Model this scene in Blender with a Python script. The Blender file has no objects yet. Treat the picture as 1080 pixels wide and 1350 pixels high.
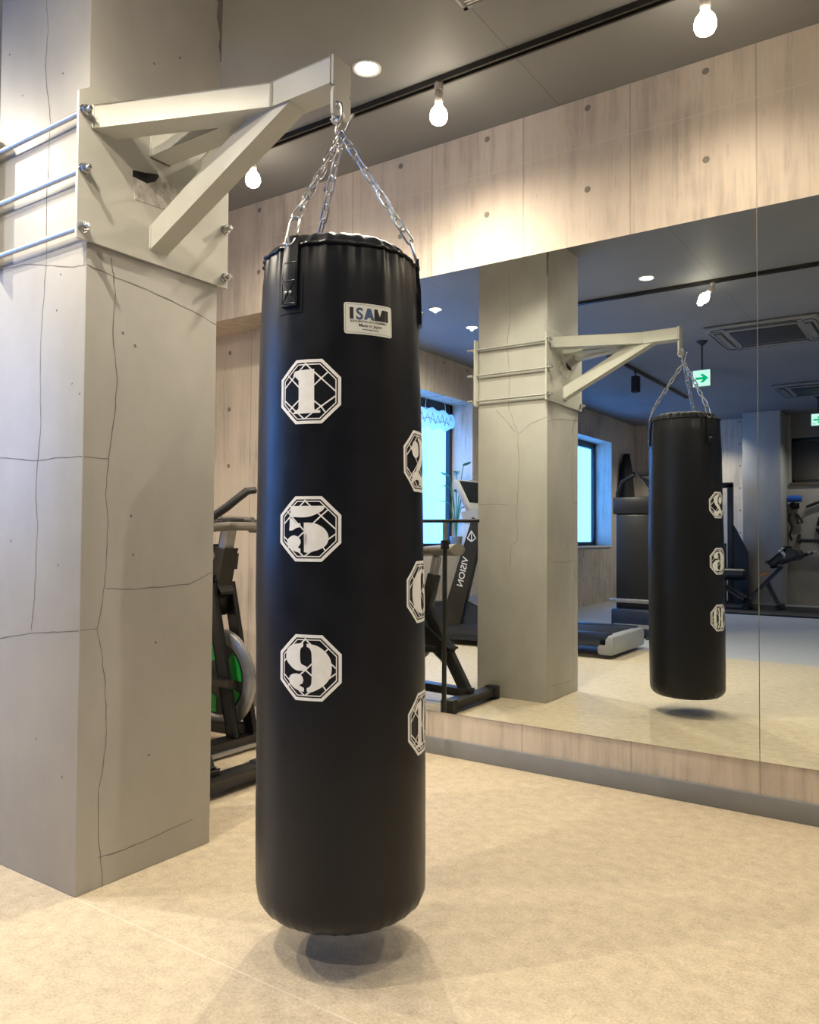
import bpy, bmesh, math, random
from mathutils import Vector, Matrix, noise
random.seed(7)
PI = math.pi
scene = bpy.context.scene
COL = scene.collection

# ------------------------------------------------------------------ constants
CZ = 2.965            # ceiling height
YW = 3.249            # plane of the mirror wall
XL, XR = -4.5, 3.0    # left and right wall
YB = -7.1             # rear wall
BAG = Vector((-1.312, 1.602, 0.0))

# ------------------------------------------------------------------ materials
class NT:
    """tiny node-expression helper"""
    def __init__(self, name):
        self.m = bpy.data.materials.new(name); self.m.use_nodes = True
        self.t = self.m.node_tree; self.t.nodes.clear()
        self.out = self.t.nodes.new('ShaderNodeOutputMaterial')
    def n(self, kind, **kw):
        nd = self.t.nodes.new(kind)
        for k, v in kw.items(): setattr(nd, k, v)
        return nd
    def link(self, a, b): self.t.links.new(a, b)
    def math(self, op, a, b=None, c=None):
        nd = self.n('ShaderNodeMath', operation=op)
        for i, v in enumerate((a, b, c)):
            if v is None: continue
            if isinstance(v, (int, float)): nd.inputs[i].default_value = v
            else: self.link(v, nd.inputs[i])
        return nd.outputs[0]
    def coords(self, scale=(1, 1, 1)):
        tc = self.n('ShaderNodeTexCoord'); mp = self.n('ShaderNodeMapping')
        mp.inputs['Scale'].default_value = scale
        self.link(tc.outputs['Object'], mp.inputs['Vector'])
        return mp.outputs['Vector']
    def xyz(self):
        tc = self.n('ShaderNodeTexCoord'); s = self.n('ShaderNodeSeparateXYZ')
        self.link(tc.outputs['Object'], s.inputs[0]); return s.outputs
    def noise(self, vec, scale, detail=4, rough=0.55):
        nd = self.n('ShaderNodeTexNoise'); nd.inputs['Scale'].default_value = scale
        nd.inputs['Detail'].default_value = detail; nd.inputs['Roughness'].default_value = rough
        self.link(vec, nd.inputs['Vector']); return nd.outputs['Fac']
    def ramp(self, fac, stops):
        nd = self.n('ShaderNodeValToRGB'); cr = nd.color_ramp
        while len(cr.elements) < len(stops): cr.elements.new(0.5)
        for e, (p, c) in zip(cr.elements, stops):
            e.position = p; e.color = (c[0], c[1], c[2], 1)
        self.link(fac, nd.inputs[0]); return nd.outputs[0]
    def mix(self, fac, a, b, mode='MIX'):
        nd = self.n('ShaderNodeMix', data_type='RGBA', blend_type=mode)
        if isinstance(fac, (int, float)): nd.inputs[0].default_value = fac
        else: self.link(fac, nd.inputs[0])
        for i, v in ((6, a), (7, b)):
            if isinstance(v, tuple): nd.inputs[i].default_value = (v[0], v[1], v[2], 1)
            else: self.link(v, nd.inputs[i])
        return nd.outputs[2]
    def bsdf(self, color, rough=0.5, metal=0.0, bump=None, strength=0.2, dist=0.01, spec=0.5, coat=0.0):
        p = self.n('ShaderNodeBsdfPrincipled')
        for key, v in (('Base Color', color), ('Roughness', rough), ('Metallic', metal)):
            if isinstance(v, tuple): p.inputs[key].default_value = (v[0], v[1], v[2], 1)
            elif isinstance(v, (int, float)): p.inputs[key].default_value = v
            else: self.link(v, p.inputs[key])
        p.inputs['Specular IOR Level'].default_value = spec
        p.inputs['Coat Weight'].default_value = coat
        if bump is not None:
            b = self.n('ShaderNodeBump'); b.inputs['Strength'].default_value = strength
            b.inputs['Distance'].default_value = dist
            self.link(bump, b.inputs['Height']); self.link(b.outputs[0], p.inputs['Normal'])
        self.link(p.outputs[0], self.out.inputs[0]); return p

def plain(name, col, rough=0.5, metal=0.0, var=0.08, scale=18, bump=0.0, spec=0.5, coat=0.0, dist=0.003):
    t = NT(name); v = t.coords(); f = t.noise(v, scale)
    lo = tuple(c * (1 - var) for c in col); hi = tuple(min(1, c * (1 + var)) for c in col)
    c = t.ramp(f, [(0.3, lo), (0.7, hi)])
    t.bsdf(c, rough, metal, f if bump else None, bump, dist, spec, coat)
    return t.m

def emit(name, col, strength):
    t = NT(name); e = t.n('ShaderNodeEmission'); e.inputs[0].default_value = (*col, 1); e.inputs[1].default_value = strength
    t.link(e.outputs[0], t.out.inputs[0]); return t.m

def concrete(name, axis, base=(0.56, 0.49, 0.415), dark=(0.36, 0.31, 0.27)):
    """board-marked fair-faced concrete: formwork seams, tie holes, streaks"""
    t = NT(name); o = t.xyz(); u = o[axis]; z = o[2]
    streak = t.noise(t.coords((9, 9, 0.7)), 2.2, 6, 0.65)
    cloud = t.noise(t.coords(), 1.7, 5, 0.6)
    fine = t.noise(t.coords((60, 60, 4)), 2.0, 3, 0.6)
    f = t.math('MULTIPLY_ADD', streak, 0.5, t.math('MULTIPLY', cloud, 0.5))
    c = t.ramp(f, [(0.36, dark), (0.5, base), (0.66, tuple(x * 1.14 for x in base))])
    c = t.mix(t.math('MULTIPLY', t.math('GREATER_THAN', fine, 0.64), 0.35), c, dark)
    # seams every 0.4965 m
    s = t.math('MULTIPLY', t.math('PINGPONG', t.math('ADD', u, 0.597 + 49.65), 0.24825), 1.0)
    wob = t.math('MULTIPLY', t.noise(t.coords((30, 30, 6)), 1.0, 2), 0.006)
    seam = t.math('LESS_THAN', s, t.math('ADD', wob, 0.0005))
    c = t.mix(t.math('MULTIPLY', seam, 0.42), c, tuple(x * 0.55 for x in dark))
    # horizontal pour line
    hz = t.math('ABSOLUTE', t.math('SUBTRACT', z, t.math('ADD', 2.735, t.math('MULTIPLY', cloud, 0.03))))
    c = t.mix(t.math('MULTIPLY', t.math('LESS_THAN', hz, 0.003), 0.3), c, tuple(x * 1.25 for x in base))
    # tie holes
    pu = t.math('PINGPONG', t.math('ADD', u, 0.785 + 49.7 ), 0.2485)
    pz = t.math('PINGPONG', t.math('ADD', z, -2.557 + 36.0), 0.18)
    r = t.math('SQRT', t.math('ADD', t.math('MULTIPLY', pu, pu), t.math('MULTIPLY', pz, pz)))
    hole = t.math('LESS_THAN', r, 0.014)
    c = t.mix(t.math('MULTIPLY', hole, 0.75), c, (0.10, 0.09, 0.08))
    h = t.math('SUBTRACT', t.math('MULTIPLY', streak, 0.4), t.math('ADD', t.math('MULTIPLY', seam, 0.5), hole))
    t.bsdf(c, 0.72, 0, h, 0.35, 0.006, 0.35)
    return t.m

def floor_mat(name, base, spots, line=None):
    t = NT(name); o = t.xyz(); v = t.coords()
    a = t.noise(v, 130, 5, 0.8); b = t.noise(v, 1.6, 4, 0.6); c2 = t.noise(v, 22, 4, 0.65)
    f = t.math('ADD', t.math('MULTIPLY', a, 0.65), t.math('MULTIPLY', c2, 0.35))
    c = t.ramp(f, [(0.36, spots), (0.5, base), (0.64, tuple(min(1, x * 1.28) for x in base))])
    c = t.mix(t.math('MULTIPLY', t.math('SUBTRACT', b, 0.35), 0.55), c, tuple(x * 0.8 for x in base))
    if line is not None:
        near = t.math('LESS_THAN', t.math('ABSOLUTE', t.math('SUBTRACT', o[1], line)), 0.0022)
        c = t.mix(t.math('MULTIPLY', near, 0.35), c, (0.8, 0.76, 0.68))
    t.bsdf(c, 0.48, 0, f, 0.14, 0.002, 0.4)
    return t.m

def ceil_mat():
    t = NT('painted_ceiling'); o = t.xyz(); v = t.coords()
    f = t.noise(v, 0.9, 4); g = t.noise(v, 60, 3)
    c = t.ramp(f, [(0.3, (0.19, 0.195, 0.205)), (0.7, (0.235, 0.24, 0.25))])
    s = t.math('LESS_THAN', t.math('PINGPONG', t.math('ADD', o[0], 1.413 + 18.2), 0.91), 0.0022)
    c = t.mix(t.math('MULTIPLY', s, 0.5), c, (0.07, 0.07, 0.07))
    t.bsdf(c, 0.62, 0, g, 0.05, 0.001, 0.4); return t.m

def column_paint():
    t = NT('grey_column_paint'); v = t.coords()
    f = t.noise(v, 1.4, 5, 0.6); g = t.noise(t.coords((1, 1, 0.5)), 7, 4, 0.6)
    c = t.ramp(t.math('ADD', t.math('MULTIPLY', f, .6), t.math('MULTIPLY', g, .4)),
               [(0.35, (0.37, 0.36, 0.34)), (0.65, (0.45, 0.44, 0.415))])
    t.bsdf(c, 0.5, 0, g, 0.12, 0.004, 0.45); return t.m

def leather():
    t = NT('black_bag_leather'); v = t.coords()
    f = t.noise(v, 14, 3); g = t.noise(v, 420, 2)
    c = t.ramp(f, [(0.3, (0.0036, 0.0044, 0.0075)), (0.7, (0.0058, 0.0070, 0.011))])
    h = t.math('ADD', t.math('MULTIPLY', f, 0.8), t.math('MULTIPLY', g, 0.06))
    t.bsdf(c, t.math('MULTIPLY_ADD', f, 0.14, 0.28), 0, h, 0.10, 0.006, 0.36); return t.m

def glass_mat():
    t = NT('window_glass'); tr = t.n('ShaderNodeBsdfTransparent'); gl = t.n('ShaderNodeBsdfGlossy')
    tr.inputs[0].default_value = (0.93, 0.96, 0.97, 1); gl.inputs['Roughness'].default_value = 0.02
    mx = t.n('ShaderNodeMixShader'); mx.inputs[0].default_value = 0.06; t.link(tr.outputs[0], mx.inputs[1]); t.link(gl.outputs[0], mx.inputs[2])
    t.link(mx.outputs[0], t.out.inputs[0]); return t.m

def mirror_mat():
    t = NT('mirror_silver')
    t.bsdf((0.83, 0.88, 0.85), 0.0, 1.0); return t.m

M = {}
M['conc_x'] = concrete('fair_faced_concrete', 0)
M['conc_y'] = concrete('fair_faced_concrete_side', 1)
M['floor'] = floor_mat('tan_vinyl_floor', (0.55, 0.465, 0.34), (0.37, 0.30, 0.215), 1.372)
M['floor2'] = floor_mat('grey_rubber_floor', (0.42, 0.425, 0.44), (0.36, 0.365, 0.38))
M['ceil'] = ceil_mat()
M['paint'] = column_paint()
M['crack'] = plain('crack_line', (0.16, 0.15, 0.14), 0.9)
M['plainwall'] = plain('beige_wall', (0.36, 0.33, 0.29), 0.7, scale=3, bump=0.05)
M['darkwall'] = plain('grey_lintel', (0.16, 0.16, 0.165), 0.6, scale=3)
M['base'] = plain('grey_baseboard', (0.21, 0.215, 0.225), 0.5, scale=6)
M['mirror'] = mirror_mat()
M['mirror_edge'] = plain('polished_mirror_edge', (0.55, 0.6, 0.58), 0.2)
M['glass'] = glass_mat()
M['leather'] = leather()
M['white_print'] = plain('white_print', (0.83, 0.835, 0.84), 0.45, var=0.04, scale=60)
M['label'] = plain('pale_label', (0.74, 0.76, 0.72), 0.35, var=0.03)
M['ink'] = plain('black_ink', (0.012, 0.012, 0.012), 0.45)
M['blue_ink'] = plain('blue_grey_ink', (0.06, 0.10, 0.20), 0.35)
M['bracket'] = plain('grey_bracket_paint', (0.52, 0.52, 0.48), 0.42, var=0.05, scale=9, bump=0.04)
M['mortar'] = plain('rough_mortar', (0.52, 0.50, 0.47), 0.8, var=0.35, scale=40, bump=0.6)
M['void'] = plain('dark_gap', (0.01, 0.01, 0.01), 0.9)
M['zinc'] = plain('zinc_plated_steel', (0.62, 0.63, 0.65), 0.24, 1.0, var=0.12, scale=120)
M['galv'] = plain('galvanised_steel', (0.50, 0.50, 0.49), 0.42, 0.8, var=0.10, scale=60)
M['steel'] = plain('satin_steel', (0.55, 0.55, 0.55), 0.3, 1.0)
M['blackmetal'] = plain('black_metal', (0.012, 0.012, 0.013), 0.35, scale=40)
M['track'] = plain('track_metal', (0.018, 0.016, 0.015), 0.3, scale=40)
M['rubber'] = plain('black_rubber', (0.010, 0.010, 0.011), 0.6, scale=70, bump=0.1)
M['plastic'] = plain('black_plastic', (0.016, 0.016, 0.018), 0.38)
M['navy'] = plain('navy_plastic', (0.012, 0.02, 0.045), 0.3)
M['greyplastic'] = plain('grey_plastic', (0.28, 0.29, 0.31), 0.4)
M['green'] = plain('green_plastic', (0.01, 0.30, 0.045), 0.4)
M['silver'] = plain('silver_paint', (0.36, 0.36, 0.37), 0.3, 0.7)
M['pad'] = plain('black_vinyl_pad', (0.014, 0.014, 0.016), 0.42, bump=0.05)
M['greypad'] = plain('worn_grey_pad', (0.16, 0.145, 0.125), 0.5, bump=0.05)
M['white'] = plain('white_plastic', (0.7, 0.7, 0.7), 0.4)
def acrylic():
    t = NT('white_acrylic'); d = t.n('ShaderNodeBsdfDiffuse'); d.inputs[0].default_value = (.8, .85, .85, 1)
    r = t.n('ShaderNodeBsdfTranslucent'); r.inputs[0].default_value = (.85, .9, .9, 1); mx = t.n('ShaderNodeMixShader'); mx.inputs[0].default_value = .7
    t.link(d.outputs[0], mx.inputs[1]); t.link(r.outputs[0], mx.inputs[2]); t.link(mx.outputs[0], t.out.inputs[0]); return t.m
M['acrylic'] = acrylic()
M['orange'] = plain('orange_plastic', (0.65, 0.22, 0.03), 0.4)
M['blue'] = plain('blue_foam', (0.01, 0.09, 0.45), 0.5)
M['leaf'] = plain('green_leaf', (0.03, 0.16, 0.05), 0.5)
M['terracotta'] = plain('grey_pot', (0.2, 0.2, 0.2), 0.6)
M['acgrey'] = plain('grey_ac_panel', (0.20, 0.205, 0.21), 0.45)
M['acdark'] = plain('dark_ac_slot', (0.03, 0.032, 0.035), 0.6)
M['cloth'] = plain('black_cloth', (0.008, 0.008, 0.009), 0.9, bump=0.2)
M['darkglass'] = plain('dark_window_pane', (0.02, 0.022, 0.026), 0.12)
M['brownsill'] = plain('brown_sill', (0.10, 0.07, 0.05), 0.5)
M['screen'] = plain('console_screen', (0.01, 0.011, 0.012), 0.08)
M['bulb'] = emit('warm_bulb_glow', (1.0, 0.84, 0.62), 36.0)
M['down'] = emit('downlight_glow', (1.0, 0.88, 0.70), 14.0)
M['exitface'] = emit('exit_sign_glow', (0.62, 1.0, 0.90), 1.0)
M['exitgreen'] = emit('exit_sign_green', (0.0, 0.52, 0.20), 0.9)
M['socket'] = plain('pale_socket', (0.42, 0.39, 0.36), 0.4)

# ------------------------------------------------------------------ mesh builder
class B:
    def __init__(self): self.bm = bmesh.new()
    def _mi(self, faces, mi):
        for f in faces: f.material_index = mi
    def box(self, x0, x1, y0, y1, z0, z1, bevel=0.0, mi=0, seg=2, mat=None):
        ret = bmesh.ops.create_cube(self.bm, size=1.0)
        vs = ret['verts']
        for v in vs:
            v.co = Vector(((x0 + x1) / 2 + v.co.x * (x1 - x0), (y0 + y1) / 2 + v.co.y * (y1 - y0), (z0 + z1) / 2 + v.co.z * (z1 - z0)))
        if mat is not None:
            for v in vs: v.co = mat @ v.co
        fs = {f for v in vs for f in v.link_faces}
        if bevel > 0:
            es = {e for v in vs for e in v.link_edges}
            r = bmesh.ops.bevel(self.bm, geom=list(es), offset=bevel, segments=seg, affect='EDGES', profile=0.5)
            fs = set(r['faces']) | {f for f in fs if f.is_valid}
        self._mi(fs, mi); return self
    def beam(self, p0, p1, w, h, bevel=0.0, mi=0, up=Vector((0, 0, 1)), ext=0.0):
        """square bar from p0 to p1; w across, h along 'up'"""
        p0, p1 = Vector(p0), Vector(p1); d = (p1 - p0).normalized()
        s = d.cross(up).normalized(); u = s.cross(d).normalized(); L = (p1 - p0).length
        m = Matrix((d, s, u)).transposed().to_4x4(); m.translation = p0
        return self.box(-ext, L + ext, -w / 2, w / 2, -h / 2, h / 2, bevel, mi, mat=m)
    def tube(self, pts, r, seg=10, mi=0, closed=False, caps=True):
        pts = [Vector(p) for p in pts]; n = len(pts); rs = r if isinstance(r, (list, tuple)) else [r] * n
        tang = []
        for i in range(n):
            a = pts[(i - 1) % n] if (closed or i > 0) else pts[i]
            b = pts[(i + 1) % n] if (closed or i < n - 1) else pts[i]
            tang.append((b - a).normalized())
        nrm = tang[0].orthogonal().normalized(); rings = []
        for i in range(n):
            if i:
                nrm = (nrm - tang[i] * nrm.dot(tang[i]))
                nrm = nrm.normalized() if nrm.length > 1e-6 else tang[i].orthogonal().normalized()
            bi = tang[i].cross(nrm)
            rings.append([self.bm.verts.new(pts[i] + (nrm * math.cos(2 * PI * k / seg) + bi * math.sin(2 * PI * k / seg)) * rs[i]) for k in range(seg)])
        fs = []
        for i in range(n if closed else n - 1):
            a, b = rings[i], rings[(i + 1) % n]
            off = 0
            if closed and i == n - 1:   # align twist
                off = min(range(seg), key=lambda o: (a[0].co - b[o].co).length)
            for k in range(seg):
                fs.append(self.bm.faces.new((a[k], a[(k + 1) % seg], b[(k + 1 + off) % seg], b[(k + off) % seg])))
        if caps and not closed:
            fs.append(self.bm.faces.new(list(reversed(rings[0])))); fs.append(self.bm.faces.new(rings[-1]))
        self._mi(fs, mi); return self
    def cyl(self, p0, p1, r, seg=20, mi=0): return self.tube([p0, p1], r, seg, mi)
    def lathe(self, prof, seg=32, mi=0, m=Matrix.Identity(4), cap0=True, cap1=True):
        rings = []
        for (r, z) in prof:
            rings.append([self.bm.verts.new(m @ Vector((r * math.cos(2 * PI * k / seg), r * math.sin(2 * PI * k / seg), z))) for k in range(seg)])
        fs = []
        for a, b in zip(rings, rings[1:]):
            for k in range(seg): fs.append(self.bm.faces.new((a[k], a[(k + 1) % seg], b[(k + 1) % seg], b[k])))
        if cap0: fs.append(self.bm.faces.new(list(reversed(rings[0]))))
        if cap1: fs.append(self.bm.faces.new(rings[-1]))
        self._mi(fs, mi); return self
    def prism(self, poly, origin, ux, uy, depth, mi=0):
        """extrude a 2-D polygon lying in (ux,uy) by the vector depth"""
        o, ux, uy, d = Vector(origin), Vector(ux), Vector(uy), Vector(depth)
        a = [self.bm.verts.new(o + ux * p[0] + uy * p[1]) for p in poly]
        b = [self.bm.verts.new(v.co + d) for v in a]; n = len(poly)
        fs = [self.bm.faces.new(a), self.bm.faces.new(list(reversed(b)))]
        for i in range(n): fs.append(self.bm.faces.new((a[i], b[i], b[(i + 1) % n], a[(i + 1) % n])))
        self._mi(fs, mi); return self
    def ribbon(self, pts, w, nrm, mi=0):
        """thin raised strip along a polyline on a plane with normal nrm"""
        nrm = Vector(nrm); pts = [Vector(p) for p in pts]; L = []; Rr = []
        for i, p in enumerate(pts):
            t = (pts[min(i + 1, len(pts) - 1)] - pts[max(i - 1, 0)]).normalized(); s = t.cross(nrm).normalized() * w / 2
            ww = 0.6 + 0.8 * random.random()
            L.append(self.bm.verts.new(p + s * ww + nrm * 0.0006)); Rr.append(self.bm.verts.new(p - s * ww + nrm * 0.0006))
        fs = [self.bm.faces.new((L[i], L[i + 1], Rr[i + 1], Rr[i])) for i in range(len(pts) - 1)]
        self._mi(fs, mi); return self
    def ball(self, c, r, mi=0, sub=3, sc=(1, 1, 1)):
        ret = bmesh.ops.create_icosphere(self.bm, subdivisions=sub, radius=1.0)
        for v in ret['verts']: v.co = Vector(c) + Vector((v.co.x * r * sc[0], v.co.y * r * sc[1], v.co.z * r * sc[2]))
        self._mi({f for v in ret['verts'] for f in v.link_faces}, mi); return self

def obj(name, b, mats, parent=None, sharp=35, recalc=True):
    if recalc: bmesh.ops.recalc_face_normals(b.bm, faces=b.bm.faces)
    me = bpy.data.meshes.new(name); b.bm.to_mesh(me); b.bm.free()
    if not isinstance(mats, (list, tuple)): mats = [mats]
    for m in mats: me.materials.append(M[m] if isinstance(m, str) else m)
    for p in me.polygons: p.use_smooth = True
    me.set_sharp_from_angle(angle=math.radians(sharp))
    o = bpy.data.objects.new(name, me); COL.objects.link(o)
    if parent is not None:
        o.parent = parent
    return o

def part(name, b, mats, parent, label=None, **kw):
    """child built in WORLD coordinates of an unrotated, translated parent"""
    root = parent; off = Vector((0, 0, 0))
    while root is not None: off += root.location; root = root.parent
    bmesh.ops.translate(b.bm, verts=b.bm.verts, vec=-off)
    o = obj(name, b, mats, parent, **kw)
    if label: o['label'] = label
    return o

def thing(name, label, cat, loc=(0, 0, 0), rotz=0.0, group=None):
    o = bpy.data.objects.new(name, None); COL.objects.link(o); o.empty_display_size = 0.1
    o.location = loc; o.rotation_euler = (0, 0, rotz); o['label'] = label; o['category'] = cat
    if group: o['group'] = group
    return o

def tag(o, label, cat, group=None):
    o['label'] = label; o['category'] = cat
    if group: o['group'] = group
    return o

def struct(name, b, mats, label=None, parent=None, cat=None):
    o = obj(name, b, mats, parent)
    if parent is None:
        o['kind'] = 'structure'
        if label: o['label'] = label
        o['category'] = cat or name.split('_')[0].split('.')[0]
    return o

def dup(root, loc, rotz=None, label=None):
    r = root.copy(); COL.objects.link(r); r.location = loc
    if rotz is not None: r.rotation_euler = (0, 0, rotz)
    if label: r['label'] = label
    for ch in list(root.children):
        c = ch.copy(); COL.objects.link(c); c.parent = r
        for g in list(ch.children):
            d = g.copy(); COL.objects.link(d); d.parent = c
    return r

def text_bmesh(s, size, bold=0.0, align='CENTER'):
    cu = bpy.data.curves.new('lettering_source', 'FONT'); cu.body = s; cu.size = size; cu.align_x = align
    cu.offset = bold; cu.resolution_u = 4
    o = bpy.data.objects.new('lettering_source', cu); COL.objects.link(o)
    bpy.context.view_layer.update()
    me = bpy.data.meshes.new_from_object(o.evaluated_get(bpy.context.evaluated_depsgraph_get()))
    bpy.data.objects.remove(o); bpy.data.curves.remove(cu)
    bm = bmesh.new(); bm.from_mesh(me); bpy.data.meshes.remove(me)
    return bm

# ================================================================== THE ROOM
b = B(); b.box(XL - 0.4, XR + 0.2, -0.76, YW + 0.45, -0.1, 0.0)
struct('floor', b, 'floor', 'tan mottled vinyl floor in front of the mirrors')
b = B(); b.box(XL - 0.4, XR + 0.2, YB - 0.2, -0.76, -0.1, 0.0)
struct('floor_rear', b, 'floor2', 'grey rubber floor in the rear half of the gym', cat='floor')
b = B(); b.box(XL - 0.4, XR + 0.2, YB - 0.2, YW + 0.45, CZ, CZ + 0.12)
struct('ceiling', b, 'ceil', 'dark grey painted ceiling')

# mirror wall: full height right of the mirror's left end; recessed below the beam further left
MX0 = -2.397
b = B()
b.box(XL - 0.3, XR, YW, YW + 0.40, 2.32, CZ)                 # beam
b.box(MX0 - 0.03, XR, YW, YW + 0.40, 0.0, 2.32)               # wall behind the mirrors
b.box(XL - 0.3, MX0 - 0.03, YW + 0.25, YW + 0.40, 0.0, 2.32)  # recess
struct('wall_mirror', b, 'conc_x', 'board-marked concrete wall with a deep beam above the mirrors', cat='wall')
b = B(); b.box(MX0 - 0.03, XR, YW - 0.011, YW, 0.0, 0.079, 0.003)
struct('baseboard_mirror', b, 'base', 'grey baseboard under the mirrors', cat='baseboard')
b = B(); b.box(XL, MX0 - 0.03, YW + 0.239, YW + 0.25, 0.0, 0.079, 0.003)
struct('baseboard_recess', b, 'base', 'grey baseboard behind the spin bikes', cat='baseboard')

def mirror(x0, x1, label):
    b = B(); b.box(x0, x1, YW - 0.005, YW - 0.0002, 0.203, 2.318)
    o = obj('wall_mirror_panel', b, ['mirror', 'mirror_edge'])
    for p in o.data.polygons:
        if abs(p.normal.y) < 0.5: p.material_index = 1
    tag(o, label, 'mirror', 'wall mirrors')
mirror(MX0, -0.5985, 'tall frameless wall mirror reflecting the grey column and the punching bag')
mirror(-0.5955, 1.203, 'tall frameless wall mirror at the right edge, past the vertical joint')

# left wall with two windows (reveal 0.3 m deep); rear one added for blue daylight
W1 = (-1.41, 0.75, 0.90, 2.56); W2 = (-5.95, -4.1, 0.90, 2.56)
b = B()
ys = [YB - 0.2, W2[0], W2[1], W1[0], W1[1], YW + 0.40]
for y0, y1 in ((ys[0], ys[1]), (ys[2], ys[3]), (ys[4], ys[5])): b.box(XL - 0.34, XL, y0, y1, 0, CZ)
for W in (W1, W2):
    b.box(XL - 0.34, XL, W[0], W[1], 0, W[2]); b.box(XL - 0.34, XL, W[0], W[1], W[3], CZ)
struct('wall_left', b, 'conc_y', 'concrete side wall with windows', cat='wall')
for i, W in enumerate((W1, W2)):
    fr = B(); xo = XL - 0.30; w = 0.055
    fr.box(xo - .03, xo + .03, W[0], W[0] + w, W[2], W[3], .004); fr.box(xo - .03, xo + .03, W[1] - w, W[1], W[2], W[3], .004)
    fr.box(xo - .03, xo + .03, W[0], W[1], W[2], W[2] + w, .004); fr.box(xo - .03, xo + .03, W[0], W[1], W[3] - 0.10, W[3], .004)
    ym = (W[0] + W[1]) / 2; fr.box(xo - .03, xo + .03, ym - w / 2, ym + w / 2, W[2], W[3], .004)
    wo = struct('window_%d' % (i + 1), fr, 'blackmetal', 'black framed window onto the bright street' if i == 0 else 'black framed window added in the rear part of the side wall for blue daylight')
    g = B(); g.box(xo - .004, xo + .004, W[0] + w, ym - w / 2, W[2] + w, W[3] - .1); g.box(xo - .004, xo + .004, ym + w / 2, W[1] - w, W[2] + w, W[3] - .1)
    obj('window_pane', g, 'glass', wo)
    s = B(); s.box(XL - 0.27, XL + 0.02, W[0], W[1], W[2] - .03, W[2], .004)
    obj('window_sill', s, 'white', wo)
# right wall
b = B(); b.box(XR, XR + 0.2, YB - 0.2, YW + 0.40, 0, CZ)
struct('wall_right', b, 'conc_y', 'concrete wall opposite the windows', cat='wall')
# rear wall: concrete left of the second column, beige with a dark window right of it
b = B(); b.box(XL - 0.34, -2.35, YB - 0.2, YB, 0, CZ)
struct('wall_rear', b, 'conc_x', 'warm concrete rear wall seen in the mirror', cat='wall')
b = B()
RWx0, RWx1, RWz0, RWz1 = -2.02, 0.6, 1.90, 2.60
b.box(-2.35, RWx0, YB - 0.2, YB, 0, CZ); b.box(RWx1, XR + .2, YB - 0.2, YB, 0, CZ)
b.box(RWx0, RWx1, YB - 0.2, YB, 0, RWz0)
b.box(RWx0, RWx1, YB - 0.2, YB, RWz1, CZ, mi=1)
struct('wall_rear.001', b, ['plainwall', 'darkwall'], 'beige rear wall below the dark window', cat='wall')
b = B(); b.box(RWx0, RWx1, YB - 0.12, YB - 0.06, RWz0, RWz0 + .05, .004); b.box(RWx0, RWx1, YB - 0.12, YB - 0.06, RWz1 - .05, RWz1, .004)
for x in (RWx0, -1.15, -0.28, RWx1 - .05): b.box(x, x + .05, YB - 0.12, YB - 0.06, RWz0, RWz1, .004)
wo = struct('window_3', b, 'blackmetal', 'dark high window in the rear wall')
g = B(); g.box(RWx0 + .01, RWx1 - .01, YB - 0.10, YB - 0.085, RWz0 + .01, RWz1 - .01); obj('window_pane', g, 'darkglass', wo)
s = B(); s.box(RWx0 - .02, RWx1, YB - 0.02, YB + 0.03, RWz0 - .05, RWz0, .004); obj('window_sill', s, 'brownsill', wo)

# ------------------------------------------------------------------ columns
CX0, CX1, CY0, CY1 = -2.585, -2.087, 1.372, 1.876
b = B()
b.box(CX0, CX1, CY0, CY1, 0, CZ, 0.004)
fy = lambda pts: [(x, CY0, z) for x, z in pts]
fx = lambda pts: [(CX1, y, z) for y, z in pts]
def jag(pts, n=4, amp=0.006):
    out = []
    for a, c in zip(pts, pts[1:]):
        for k in range(n):
            t = k / n; j = amp * (random.random() - .5) if k else 0
            out.append((a[0] + (c[0] - a[0]) * t + j, a[1] + (c[1] - a[1]) * t + j * .6))
    return out + [pts[-1]]
L = [[(-2.32, 2.9), (-2.32, 2.718), (-2.308, 2.617), (-2.321, 2.501), (-2.3, 2.398), (-2.286, 2.322), (-2.3, 2.1), (-2.295, 1.869), (-2.313, 1.687), (-2.315, 1.522), (-2.306, 1.381), (-2.319, 1.271), (-2.327, 1.147), (-2.312, 1.077), (-2.32, 0.961), (-2.321, 0.856), (-2.338, 0.75)],
     [(-2.58, 1.907), (-2.427, 1.901), (-2.299, 1.874), (-2.158, 1.843), (-2.09, 1.838)],
     [(-2.58, 1.292), (-2.426, 1.281), (-2.319, 1.271), (-2.198, 1.275), (-2.09, 1.272)],
     [(-2.58, 0.70), (-2.514, 0.709), (-2.341, 0.739), (-2.22, 0.752), (-2.09, 0.765)]]
for p in L: b.ribbon(fy(jag(p)), 0.0022, (0, -1, 0), 1)
R = [[(1.375, 1.838), (1.464, 1.826), (1.589, 1.819), (1.756, 1.796), (1.872, 1.771)],
     [(1.453, 1.881), (1.465, 1.814), (1.471, 1.758), (1.465, 1.652), (1.484, 1.517), (1.475, 1.4), (1.457, 1.272), (1.449, 1.169), (1.461, 1.078), (1.456, 0.942), (1.447, 0.852), (1.429, 0.763), (1.443, 0.706), (1.46, 0.602), (1.464, 0.512), (1.466, 0.444), (1.455, 0.334), (1.443, 0.293), (1.446, 0.137), (1.462, 0.003)],
     [(1.375, 1.273), (1.454, 1.272)], [(1.375, 0.767), (1.429, 0.766)], [(1.457, 0.883), (1.564, 0.875), (1.773, 0.881), (1.873, 0.918)],
     [(1.447, 0.090), (1.52, 0.086), (1.60, 0.086), (1.70, 0.095), (1.80, 0.10)]]
for p in R: b.ribbon(fx(jag(p)), 0.0022, (1, 0, 0), 1)
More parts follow.
